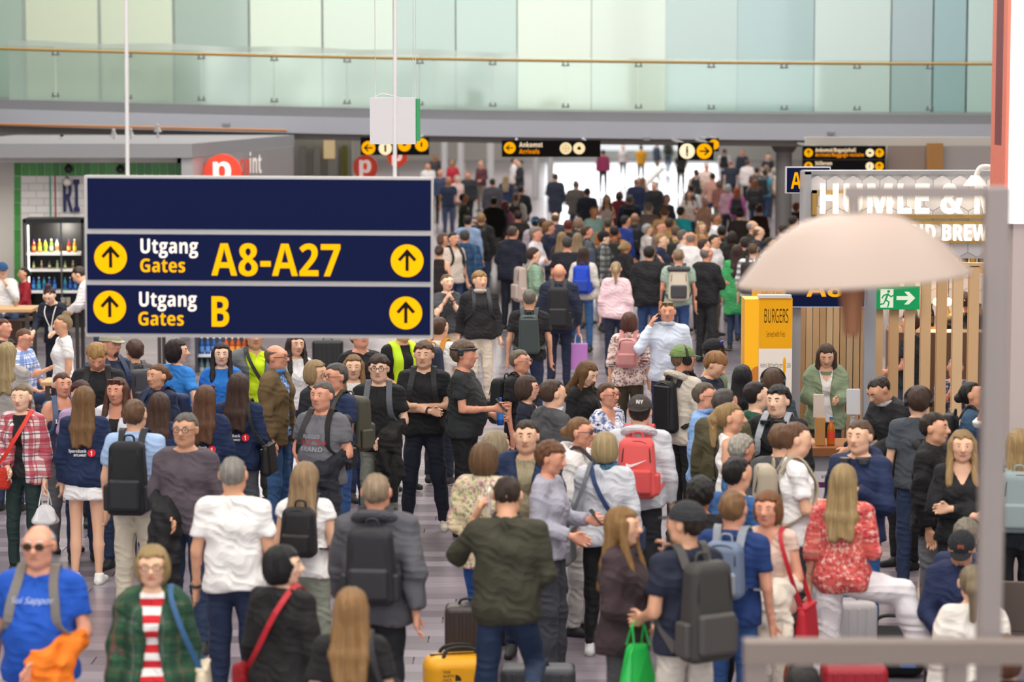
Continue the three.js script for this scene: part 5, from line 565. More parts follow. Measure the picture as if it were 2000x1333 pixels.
{ p: [828, 668, 1.86], r: -6, w: 1.08, hair: 'curly', hc: '#7a5a40', sk: 0, top: ['tee', '#141519'], bot: ['trousers', '#151a2a'], shoe: '#d9cfc0', legs: 'wide', arms: ['crossA', 'crossB'], acc: [['watch', 1], ['bag', 'black backpack of the man standing with crossed arms', '#1b1c22']], label: 'curly-haired man in black T-shirt standing with crossed arms' },
{ p: [690, 693, 1.74], r: 4, sex: 'f', hair: 'longfront', hc: '#b58a54', sk: 2, top: ['tee', '#efedea'], bot: ['jeans', '#33456a'], label: 'young woman with straight blonde hair and white top' },
{ p: [617, 704, 1.72], r: 60, sex: 'f', hair: 'bob', hc: '#d8b684', top: ['long', '#20222a'], label: 'woman with pale blonde bob behind the bespectacled man' },
{ p: [704, 634, 1.86], r: 30, hp: -14, hair: 'short', hc: '#5a4434', sk: 5, top: ['tee', '#15151a'], label: 'man in black T-shirt whose face is half behind the gate sign' },
{ p: [786, 620, 1.86], r: 32, hair: 'short', hc: '#4a3a30', sk: 1, top: ['tee', '#17171a'], bot: ['trousers', '#1c2130'], arms: ['bent', 'bent'], acc: ['vest', ['cup', 'paper coffee cup held by the worker in the yellow vest', 0]], label: 'worker in neon yellow safety vest holding a cup' },
{ p: [858, 618, 1.84], r: 155, hair: 'short', hc: '#6a4a36', top: ['tee', '#eceae6'], bot: ['trousers', '#1c2233'], acc: [['bag', 'navy backpack with mustard straps on the white T-shirt', '#1d2740', 'pack', '#c98a24']], label: 'person in white T-shirt with mustard-strapped backpack' },
{ p: [907, 666, 1.88], r: 78, w: 1.16, belly: 1, hair: 'curly', hc: '#8a6e58', sk: 5, top: ['tee', '#24282b'], bot: ['trousers', '#141416'], arms: ['bent', 'read'], acc: ['headband', ['bottle', 'small blue water bottle held by the heavy man with the headset', 0], ['phone', 'smartphone held by the heavy man with the headset', 1]], label: 'heavy curly-haired man with headset and dark T-shirt in profile' },
{ p: [1016, 682, 1.72], r: 62, w: 1.06, hair: 'short', hc: '#9a8a76', sk: 5, top: ['tee', '#161618'], bot: ['trousers', '#1b1c22'], arms: ['bent', 'down'], acc: [['glasses', '#8a8580'], ['bag', 'black backpack of the grey-haired man in black', '#17171a']], label: 'grey-haired man with glasses and black T-shirt in profile' },
{ p: [1031, 734, 1.66], r: 78, sex: 'f', hair: 'bob', hc: '#5c4436', top: ['tee', '#12172a'], bot: ['trousers', '#14161e'], acc: [['glasses', '#b5504a']], label: 'woman with brown bob and dark navy top in profile' },
{ p: [1080, 740, 1.84], r: 118, hair: 'short', hc: '#5e4434', sk: 0, top: ['jacket', '#47474b'], bot: ['trousers', '#2b2c32'], acc: [['collar', '#d8dae0']], label: 'brown-haired man in dark grey jacket facing away' },
{ p: [1140, 702, 1.7], r: 52, hp: 26, sex: 'f', hair: 'longfront', hc: '#8a6238', sk: 2, top: ['long', '#121214'], bot: ['trousers', '#17171b'], arms: ['phone', 'down'], acc: [['phone', 'phone of the girl in black wearing earphones', 0]], label: 'long-haired girl in black looking down at her phone' },
{ p: [1188, 746, 1.68], r: 48, sex: 'f', w: 1.1, hair: 'short', hc: '#7a5a40', sk: 5, top: ['tee', 'floral,#e8e8f0,#5a6ea8,#8a94b8,#2f3f74'], bot: ['trousers', '#2a2c3a'], vneck: 1, acc: [['glasses', '#7a3a38']], label: 'older woman with glasses and white and blue floral blouse' },
{ p: [1250, 774, 1.82], r: 172, hair: 'short', hc: '#3a2a22', top: ['sweat', '#cfd2d8'], bot: ['trousers', '#2a2b30'], acc: [['cap', '#453d3a', 1], ['capText'], ['hood', '#d6d8de'], ['swoosh']], label: 'person in light grey hoodie and dark baseball cap seen from behind' },
{ p: [1334, 676, 1.84], r: 128, hy: -20, hair: 'crop', hc: '#9a7a60', sk: 5, top: ['sweat', '#d5cbbb'], bot: ['trousers', '#17181c'], acc: [['cap', '#7f9a5c'], ['headphones', '#151517'], ['hood', '#d9cfc0'], ['bag', 'black sling backpack on the beige hoodie', '#17171a', 'slim']], label: 'person in green cap, black headphones and beige hoodie' },
{ p: [1388, 684, 1.8], r: 62, hp: 30, hair: 'mop', hc: '#c08850', sk: 0, top: ['tee', '#182640'], bot: ['jeans', '#27344f'], arms: ['phone', 'read'], acc: [['yoke', '#8a4a24'], ['phone', 'phone read by the ginger man in navy', 0]], label: 'ginger-haired man in navy T-shirt with brown shoulder panel' },
{ p: [1395, 664, 1.78], r: 72, hair: 'crop', hc: '#17130f', sk: 4, top: ['tee', '#7d9c86'], bot: ['trousers', '#23262c'], acc: [['cap', '#16171b'], ['headSunnies', '#2a38c8']], label: 'person in black cap with blue mirrored sunglasses and green top' },
{ p: [1450, 712, 1.7], r: 170, sex: 'f', hair: 'long', hc: '#15131a', top: ['long', '#3a2a30'], label: 'woman with long straight black hair seen from behind' },
{ p: [1510, 720, 1.72], r: 172, sex: 'f', hair: 'bob', hc: '#6c4a34', top: ['long', '#3c4a52'], acc: [['headphones', '#1b1b1e']], label: 'brown-haired person with headband headphones facing away' },
{ p: [1478, 744, 1.84], r: 108, hair: 'short', hc: '#2c1e18', sk: 2, top: ['tee', '#24563f'], bot: ['trousers', '#25272e'], label: 'dark-haired man in bottle green T-shirt in profile' },
{ p: [1520, 754, 1.82], r: -30, hair: 'curly', hc: '#17120f', sk: 2, top: ['jacket', '#131316'], bot: ['trousers', '#1b1c22'], acc: [['headphones', '#1a1a1e', 1], ['bag', 'grey-strapped backpack of the dark curly-haired youth', '#a8acb4']], label: 'youth with dark curly hair and black fluffy jacket' },
{ p: [1378, 746, 1.82], r: 68, hair: 'short', hc: '#84735f', sk: 5, top: ['rolled', '#88aee0'], bot: ['jeans', '#33456a'], acc: [['glasses', '#3a302c'], ['collar', '#88aee0']], label: 'man with glasses and light blue shirt in profile' },
{ p: [1416, 758, 1.84], r: 140, hair: 'short', hc: '#5c5550', sk: 5, top: ['jacket', '#4f4a32'], bot: ['trousers', '#2c2c2c'], label: 'grey-haired man in olive jacket facing away' },
{ p: [1428, 786, 1.74], r: 82, sex: 'f', hair: 'pony', hc: '#c9a46a', sk: 1, top: ['tank', '#f0eeec'], bot: ['jeans', '#2e3c58'], acc: [['tote', 'black shoulder bag of the woman with blonde ponytail', '#1e2128', 1]], label: 'blonde woman with ponytail and white sleeveless top in profile' },
{ p: [1450, 850, 1.66], r: 120, sex: 'f', hair: 'curly', hc: '#dcd3c4', sk: 5, top: ['tee', '#3d6a9c'], bot: ['trousers', '#2c3038'], label: 'white-haired woman in blue top among the queue' },
{ p: [1440, 892, 1.78], r: 130, hair: 'short', hc: '#14110f', sk: 1, top: ['tee', '#29568c'], bot: ['trousers', '#22252c'], label: 'man with short black hair and blue top' },
{ p: [1368, 932, 1.68], r: 175, sex: 'f', hair: 'curly', hc: '#1c1412', sk: 3, top: ['long', '#1a1a1e'], acc: [['tote', 'dark grey bag behind the black cap man', '#4a4b50', 1]], label: 'person with bushy black curly hair seen from behind' },
{ p: [1556, 824, 1.84], r: 92, hair: 'short', hc: '#8a5f42', sk: 0, top: ['tee', '#f1efee'], bot: ['trousers', '#2b2d34'], arms: ['read', 'read'], acc: [['beard', '#5a3c2a'], ['bag', 'beige backpack on the bearded man in the white T-shirt', '#a89c88']], label: 'bearded brown-haired man in white T-shirt in profile' },
{ p: [1526, 826, 1.76], r: 150, hair: 'short', hc: '#8a6444', top: ['long', '#4b4d50'], label: 'brown-haired youth in grey top behind the bearded man' },
{ p: [1134, 814, 1.74], r: 68, sex: 'f', hair: 'lowbun', hc: '#a87a4c', sk: 5, top: ['sweat', '#e9e6e4'], bot: ['trousers', '#c9c4c0'], acc: [['glasses', '#1a1a1c', '#15181e'], ['hood', '#eae7e5'], ['cross', 'black strap bag across the white hoodie', '#1c1c1f', 1]], label: 'woman in white hoodie with dark sunglasses in profile' },
{ p: [1182, 844, 1.72], r: 168, sex: 'f', w: 1.08, hair: 'bob', hc: '#dcc08c', top: ['sweat', '#cfd1d8'], bot: ['slim', '#151517'], shoe: '#e6e4e4', arms: ['phone', 'down'], acc: [['scarf', 'floral,#24506c,#6aa0b8,#16324a'], ['tote', 'grey leather shoulder bag of the woman with the blue scarf', '#7d7f80', 1, 'shoulder bag', 0.86, '#6a6c72'], ['cross', 'navy sling bag of the woman with the blue scarf', '#1c3560', -1]], label: 'blonde-bobbed woman in pale grey sweater with blue scarf' },
{ p: [1072, 862, 1.7], r: 70, hp: 10, sex: 'f', hair: 'curly', hc: '#8a5a36', sk: 5, top: ['sweat', '#a8a6b4'], bot: ['wide', '#3a3c44'], arms: ['read', 'bent'], acc: [['phone', 'phone held by the curly-haired woman in lilac grey', 0]], label: 'curly-haired woman in lilac-grey sweater holding a phone' },
{ p: [1028, 820, 1.84], r: -6, hair: 'short', hc: '#4a3626', sk: 0, top: ['jacket', '#17294a', 0.06], inner: ['tee', '#9c9276'], bot: ['jeans', '#22304c'], label: 'man in navy jacket over sand-coloured T-shirt facing forward' },
{ p: [946, 864, 1.72], r: 160, sex: 'f', hair: 'bob', hc: '#8a6440', top: ['jacket', 'floral,#d6c6a0,#a8708c,#8a9a64,#e8dcc0'], bot: ['jeans', '#2a56a0'], arms: ['bent', 'down'], legs: 'walk', label: 'woman in cream floral jacket and bright blue jeans' },
{ p: [970, 842, 1.72], r: 120, sex: 'f', hair: 'bob', hc: '#cdb894', top: ['long', '#cdc8c0'], label: 'woman with ash blonde hair beside the floral jacket' },
{ p: [990, 928, 1.86], r: 176, hp: 20, w: 1.12, hair: 'crop', hc: '#4c3a2c', sk: 1, top: ['rolled', '#3c3a2c'], bot: ['jeans', '#1c2f4c'], shoe: '#d4cfca', arms: ['ear', 'bent'], legs: 'kneel', acc: [['collar', '#3c3a2c'], ['phone', 'white phone held to the ear of the man in olive', 0, '#e4e4e6']], label: 'man in olive shirt with one knee resting on luggage' },
{ p: [1218, 990, 1.74], r: 68, sex: 'f', hair: 'longfront', hc: '#b98a50', sk: 0, top: ['jacket', '#3c2c30'], bot: ['jeans', '#4c4a4e'], arms: ['read', 'waist'], acc: [['phone', 'phone held by the long-haired woman in the maroon jacket', 0]], label: 'long blonde-haired woman in dark maroon jacket in profile' },
{ p: [1340, 982, 1.86], r: -150, hy: 25, hair: 'crop', hc: '#3a2a20', sk: 1, top: ['tee', '#1d2236'], bot: ['trousers', '#cdc3b8'], arms: ['bent', 'chin'], acc: [['cap', '#2e2f33'], ['beard', '#3a2a20'], ['bag', 'large charcoal hiking backpack on the man in the black cap', '#3a3735', 'tall', '#4a4644'], ['handBag', 'bright green plastic bag beside the man in the black cap', 0, '#19b84a', 'plastic_bag', 0.26, 0.36, 0.14]], label: 'man in black cap, navy T-shirt and pale trousers' },
{ p: [1432, 957, 1.74], r: 160, hair: 'short', hc: '#a8794c', sk: 5, top: ['tee', '#18356c'], bot: ['jeans', '#2a4c80'], acc: [['bag', 'grey-strapped blue backpack on the man in the royal navy T-shirt', '#6a7890', 'small', '#8a8f98']], label: 'sandy-haired man in royal navy T-shirt facing away' },
{ p: [1500, 960, 1.68], r: -22, sex: 'f', w: 1.08, hair: 'bob', hc: '#a86c3c', sk: 5, top: ['cap', '#d8b8a8'], bot: ['slim', '#9a5444'], arms: ['waist', 'waist'], vneck: 1, acc: [['tote', 'red leather handbag of the woman in the beige top', '#b8182a', 1, 'handbag', 0.84], ['coatOver', 'cream cardigan over the arm of the woman in beige', 0, '#e0d4c4', 'cardigan']], label: 'auburn-haired woman in beige top and rust trousers' },
{ p: [1648, 906, 1.74], r: 165, sex: 'f', w: 1.06, hair: 'long', hc: '#d2b078', top: ['rolled', 'floral,#cf5a54,#e8c8b8,#b82a3c,#e89a8a'], bot: ['wide', '#e6dfe2'], legs: 'perch', arms: ['down', 'bent'], label: 'blonde woman in red floral blouse and white trousers perched on luggage' },
{ p: [1680, 820, 1.84], r: -34, hair: 'short', hc: '#7a5c44', sk: 0, top: ['sweat', '#17264a'], bot: ['jeans', '#2c5a94'], arms: ['gest', 'bent'], acc: [['headphones', '#33343a', 1], ['hood', '#17264a'], ['watch', 0], ['print', 'wave', 0.2, 0.06, 1.24, true, 300, 90, g => { fitText(g, 'ocean', 10, 220, 70, 80, '#e4e6ea', 'italic'); }]], label: 'man in navy hoodie with headphones round his neck gesturing' },
{ p: [1714, 732, 1.84], r: -62, lean: 22, hp: 16, hair: 'crop', hc: '#3c2c24', sk: 1, top: ['jacket', '#232326'], bot: ['trousers', '#202024'], arms: ['reach', 'reach'], acc: [['collar', '#c9c9cc']], label: 'man in dark bomber jacket leaning on the counter' },
{ p: [1614, 669, 1.7], r: -4, hp: 24, sex: 'f', hair: 'longfront', hc: '#5c4434', sk: 0, top: ['jacket', '#8a9a7c', 0.06], inner: ['tee', '#f0ecea'], vneck: 1, bot: ['trousers', '#3a3c3c'], arms: ['read', 'read'], acc: [['hood', '#87977a']], label: 'woman in sage green jacket and white blouse reading a receipt' },
{ p: [1826, 805, 1.8], r: 62, hair: 'short', hc: '#3c2a20', sk: 1, top: ['jacket', '#141416'], bot: ['trousers', '#77777c'], acc: [['hood', '#17171a']], label: 'dark-haired man in black jacket and grey trousers in profile' },
{ p: [1880, 840, 1.76], r: -6, sex: 'f', hair: 'longfront', hc: '#cfa870', sk: 0, top: ['long', '#17171a'], bot: ['trousers', '#1c1c20'], vneck: 1, arms: ['crossA', 'crossB'], label: 'smiling blonde woman in black with crossed arms' },
{ p: [1794, 756, 1.78], r: 175, hair: 'mop', hc: '#5a4030', top: ['tee', '#4a5058'], acc: [['headphones', '#1b1b1e']], label: 'brown-haired person in slate T-shirt facing the slats' },
{ p: [1866, 698, 1.74], r: -4, legs: 'sit', drop: 0.46, sk: 5, hair: 'crop', hc: '#e4dcd4', top: ['tee', 'floral,#39405c,#c8ccd8,#8a90a8'], arms: ['chin', 'chin'], label: 'white-haired man in patterned shirt sitting behind the slats' },
{ p: [1906, 744, 1.76], r: 70, hp: -14, sex: 'f', hair: 'lowbun', hc: '#1c1616', sk: 1, top: ['jacket', '#34506c'], bot: ['jeans', '#2c3c58'], acc: [['bag', 'black backpack of the woman in the denim jacket', '#1a1a1d']], label: 'dark-haired woman in denim jacket looking up' },
{ p: [1884, 568, 1.84], r: 172, hair: 'crop', hc: '#6a4a38', sk: 5, top: ['tee', '#161512'], bot: ['trousers', '#2c2418'], acc: [['print', 'barman', 0.24, 0.26, 1.22, false, 300, 320, g => { g.fillStyle = '#7a6a30'; g.beginPath(); g.ellipse(150, 120, 90, 110, 0, 0, 7); g.fill(); fitText(g, 'BREWERY', 30, 270, 300, 56, '#c0a84a'); }]], label: 'bar worker in black printed T-shirt behind the slats' },
{ p: [1778, 612, 1.74], r: -120, hair: 'short', hc: '#5a3424', sk: 5, top: ['tee', '#1f2428'], arms: ['bent', 'bent'], label: 'dark-shirted guest standing at the bar behind the slats' },
{ p: [1990, 838, 1.74], r: 172, sex: 'f', hair: 'long', hc: '#d0ac74', top: ['jacket', '#20262c'], bot: ['trousers', '#1a1a1e'], acc: [['bag', 'grey-green backpack on the blonde woman by the post', '#8a9898']], label: 'blonde woman with grey-green backpack beside the lamp post' },
{ p: [1992, 745, 1.8], r: -30, hair: 'short', hc: '#3a2c26', sk: 5, top: ['rolled', '#eeeceb'], arms: ['up', 'up'], label: 'man in white shirt with raised arm near the lamp post' },
{ p: [1880, 1034, 1.7], r: -14, hp: 26, legs: 'sit', hair: 'crop', hc: '#2a201c', sk: 1, top: ['jacket', '#19254a'], bot: ['trousers', '#2a2c34'], arms: ['lap', 'lap'], acc: [['cap', '#1d2026'], ['beard', '#5a4438'], ['patch', '#b0583c']], label: 'seated man in black cap with brown patch and navy jacket' },
{ p: [1888, 1014, 1.6], r: 160, legs: 'sit', hair: 'curly', hc: '#a89c88', top: ['long', '#2c3656'], label: 'seated grey-haired person behind the man in the patch cap' },
{ p: [1900, 1102, 1.74], r: 172, legs: 'sit', sex: 'f', hair: 'pony', hc: '#a08a68', top: ['sweat', '#eae2d8'], label: 'seated girl with ash blonde ponytail and cream top' },
// middle distance
{ p: [873, 535, 1.72], r: 12, hy: 14, sex: 'f', hair: 'lowbun', hc: '#8a6644', sk: 2, top: ['tee', '#434448'], bot: ['trousers', '#d2bfa8'], arms: ['chin', 'chin'], acc: [['watch', 0], ['cross', 'black crossbody bag of the woman in the charcoal T-shirt', '#1d1d20', -1]], label: 'young woman in charcoal T-shirt with hands at her chin' },
{ p: [937, 530, 1.84], r: 14, hy: 12, hair: 'mop', hc: '#c99a5a', sk: 0, top: ['sweat', '#1d1c1f'], bot: ['trousers', '#d8ccba'], arms: ['down', 'back'], acc: [['collar', '#d8d4d0'], ['bag', 'dark backpack of the blond man in the black sweatshirt', '#2a2c33'], ['handBag', 'red shopping bag between the couple', 1, '#d8142c', 'paper_bag', 0.2, 0.34, 0.1]], label: 'blond man in black sweatshirt and cream trousers' },
{ p: [1034, 564, 1.82], r: 178, w: 1.06, hair: 'crop', hc: '#847c74', sk: 1, top: ['tee', '#17171b'], bot: ['jeans', '#1f2c48'], acc: [['bag', 'slim grey-green backpack on the man in the black polo', '#3e4a48', 'slim', '#35403f']], label: 'grizzled man in black polo with slim grey-green backpack' },
{ p: [1092, 514, 1.86], r: 176, hair: 'none', sk: 5, top: ['jacket', '#1b2338'], bot: ['jeans', '#17203a'], acc: [['bag', 'large black backpack on the bald man in navy blazer', '#15151a', 'tall'], ['handBag', 'lilac paper carrier bag of the bald man', 1, '#b87ac4', 'paper_bag', 0.24, 0.34, 0.1]], label: 'bald man in navy blazer walking away' },
{ p: [1140, 482, 1.72], r: 170, sex: 'f', hair: 'long', hc: '#4c3024', top: ['sweat', '#d9d2c8'], bot: ['jeans', '#335a8c'], acc: [['bag', 'cobalt blue backpack on the long-haired woman in jeans', '#1443c4', 'pack', '#1a3ea0']], label: 'woman with long brown hair, cream sweater and cobalt backpack' },
{ p: [1203, 510, 1.72], r: 176, sex: 'f', hair: 'pony', hc: '#d2b488', top: ['sweat', '#ecccd2'], bot: ['trousers', '#1c2238'], label: 'blonde woman in pale pink sweater and navy trousers' },
{ p: [1268, 479, 1.84], r: 168, w: 1.1, hair: 'short', hc: '#2a1e1a', sk: 1, top: ['jacket', '#17171a'], bot: ['jeans', '#2b4470'], arms: ['down', 'ear'], acc: [['phone', 'phone at the ear of the man in the black padded jacket', 1]], label: 'man in black padded jacket talking on a phone' },
{ p: [1325, 484, 1.84], r: 178, w: 1.06, hair: 'crop', hc: '#b89a7c', sk: 5, top: ['tee', '#9cb0a0'], bot: ['jeans', '#2c4a7c'], acc: [['bag', 'cream roll-top backpack on the man in the sage T-shirt', '#cfc4b0', 'roll', '#3a3a3c']], label: 'man in sage T-shirt with cream roll-top backpack' },
{ p: [1380, 480, 1.84], r: 140, w: 1.06, hair: 'bald', hc: '#9a9088', sk: 5, top: ['shirt', '#18181b'], bot: ['trousers', '#26262a'], arms: ['crossA', 'crossB'], acc: [['glasses', '#c8c4c0']], label: 'balding man in black shirt with crossed arms facing away' },
{ p: [1472, 473, 1.82], r: 160, hair: 'crop', hc: '#7a5c44', sk: 0, top: ['rolled', 'stripe,#e6e6e6,#7d7f86'], bot: ['shorts', '#2a3048'], acc: [['headphones', '#25262c'], ['bag', 'dark brown backpack on the man in striped shirt', '#2c2224']], label: 'man in striped shirt, shorts and headphones' },
{ p: [1440, 478, 1.74], r: 172, sex: 'f', hair: 'long', hc: '#4a2c28', top: ['coat', '#3fa060'], label: 'dark-haired person in long emerald green garment' },
{ p: [1229, 610, 1.68], r: 172, sex: 'f', w: 1.1, hair: 'bob', hc: '#6a3a28', top: ['rolled', 'floral,#e9dcd0,#b05a70,#6a4a4c,#c8b0a0'], bot: ['trousers', '#3c3626'], acc: [['bag', 'dusty pink backpack on the woman in the floral blouse', '#c88a88', 'small', '#c08482']], label: 'auburn-bobbed woman in floral blouse with pink backpack' },
{ p: [1304, 588, 1.84], r: -4, w: 1.04, hair: 'short', hc: '#b98d5c', sk: 5, top: ['shirt', '#d3deee'], bot: ['trousers', '#2a3250'], arms: ['bent', 'ear'], acc: [['collar', '#dfe8f4'], ['headSunnies', '#6a5a40'], ['phone', 'phone at the ear of the man in the pale blue shirt', 1], ['cup', 'brown paper coffee cup of the man in the pale blue shirt', 0], ['coatOver', 'navy jacket slung from the arm of the man on the phone', 0, '#182240']], label: 'man in pale blue shirt phoning with coffee in hand' },
{ p: [1047, 444, 1.82], r: 70, hair: 'curly', hc: '#b5aaa0', sk: 5, top: ['shirt', '#e4dfe4'], bot: ['trousers', '#2b2c36'], arms: ['crossA', 'crossB'], label: 'grey curly-haired man in white shirt with folded arms' },
{ p: [1042, 484, 1.76], r: 110, hair: 'curly', hc: '#4a3028', top: ['sweat', '#83a088'], bot: ['trousers', '#20242c'], arms: ['read', 'bent'], acc: [['bag', 'pale taupe backpack on the curly-haired person in sage', '#b0a097', 'tall']], label: 'curly-haired person in sage green sweater' },
{ p: [908, 448, 1.84], r: 174, w: 1.12, hair: 'short', hc: '#5e5852', sk: 5, top: ['jacket', 'plaid,#2a4d70,#1d3654,#3f6a90,#24405e'], bot: ['jeans', '#1d3a5c'], label: 'broad man in blue flannel overshirt facing away' },
{ p: [886, 453, 1.8], r: 40, hair: 'short', hc: '#2c1f1a', sk: 1, top: ['tee', '#d9cbbd'], acc: [['beard', '#2c1f1a'], ['bag', 'black strapped backpack of the bearded man in beige', '#1b1a1d']], label: 'bearded dark-haired man in beige T-shirt' },
{ p: [914, 420, 1.8], r: 165, w: 1.1, hair: 'short', hc: '#2a221e', top: ['shirt', '#8fa8cc'], label: 'dark-haired man in light blue shirt facing away' },
{ p: [940, 416, 1.8], r: 172, hair: 'short', hc: '#c89a5e', sk: 1, top: ['jacket', '#222222'], acc: [['bag', 'black backpack with yellow lettering', '#1b1b1b', 'pack', '#242322']], label: 'blond person in black jacket with yellow lettered backpack' },
{ p: [1003, 441, 1.86], r: 150, lean: 8, w: 1.1, hair: 'short', hc: '#6a5244', sk: 5, top: ['jacket', '#141a2c'], bot: ['trousers', '#141826'], arms: ['bent', 'bent'], label: 'tall man in dark navy suit bending slightly' },
{ p: [1046, 424, 1.72], r: 172, hair: 'short', hc: '#3a2a22', top: ['shirt', '#b5a8b0'], acc: [['cap', '#1b2238', 1], ['headSunnies', '#3aa0d8', 1]], label: 'person in navy cap with blue mirrored glasses on the back' },
{ p: [1072, 432, 1.82], r: 110, hair: 'mop', hc: '#a87c50', sk: 5, top: ['jacket', '#182038'], label: 'sandy-haired man in navy jacket beside the grey curls' },
{ p: [1108, 461, 1.82], r: 172, w: 1.12, hair: 'short', hc: '#57524e', sk: 5, top: ['tee', '#161a26'], label: 'grey-haired man in black T-shirt behind the cobalt backpack' },
{ p: [1098, 453, 1.7], r: 165, sex: 'f', hair: 'long', hc: '#c2a172', top: ['long', '#3c3238'], label: 'woman with long ash blonde hair in the queue' },
{ p: [1147, 440, 1.82], r: 100, hair: 'short', hc: '#6a4c38', sk: 5, top: ['tee', '#5c5f66'], acc: [['bag', 'grey-blue backpack on the brown-haired youth', '#3a4658']], label: 'brown-haired youth in grey T-shirt with blue-grey backpack' },
{ p: [1180, 452, 1.78], r: 100, hair: 'short', hc: '#2a201c', sk: 2, top: ['jacket', 'plaid,#8d8f8c,#2b2d2e,#d0d2ce,#3a3c3c'], acc: [['cap', '#1c1c1f'], ['bag', 'slate backpack on the black plaid jacket', '#3c4552']], label: 'person in black cap and grey plaid jacket' },
];
ACC.vest = X => { const k = X.k, f = union(torsoPrims(k, 0.024, 0), 0.07); const g = nets((x, y, z) => Math.max(f(x, y, z), 0.88 - y, y + z * 0.3 - 1.51, Math.min(z, 0.05 - Math.abs(x)), Math.abs(x) - 0.15), [[-0.3, 0.84, -0.25], [0.3, 1.58, 0.25]], LOD[X.lod].cloth); mesh('safety_vest', finish(g), mat('#c8f01a', 0.7), X.group); };
ACC.yoke = (X, c) => { const T = canvas(64, 64, (g, w, h) => { g.fillStyle = c; g.fillRect(0, 0, w, h); }); printOn(X, 0.3, 0.09, 1.42, false, T); };
ACC.capText = X => { const g = new TextGeometry('NY', { font, size: 0.03, depth: 0.004, curveSegments: 3 }); g.translate(-0.022, 0, 0).rotateX(-0.35).rotateY(Math.PI).translate(0, 1.715, -0.118); part(X, 'cap_letters', g, mat('#e8e4e0', 0.6)); };
ACC.patch = (X, c) => part(X, 'cap_patch', rbox(0.045, 0.035, 0.004, 0.002, 0, 1.72, 0.092).rotateX(0), mat(c, 0.6));
ACC.swoosh = X => { const B = ACC.bag(X, 'coral red backpack with white swoosh on the light grey hoodie', '#e05a58', 'pack', '#d8504f'); const sh = new THREE.Shape(); sh.moveTo(-0.075, 0.005); sh.quadraticCurveTo(-0.09, -0.03, -0.055, -0.03); sh.quadraticCurveTo(-0.02, -0.02, 0.085, 0.035); sh.quadraticCurveTo(-0.02, 0, -0.045, -0.005); sh.quadraticCurveTo(-0.062, -0.003, -0.075, 0.005); mesh('swoosh_emblem', new THREE.ExtrudeGeometry(sh, { depth: 0.004, bevelEnabled: false }).rotateY(Math.PI).translate(0, 1.27, -0.322), mat('#f2ecec', 0.6), B); };


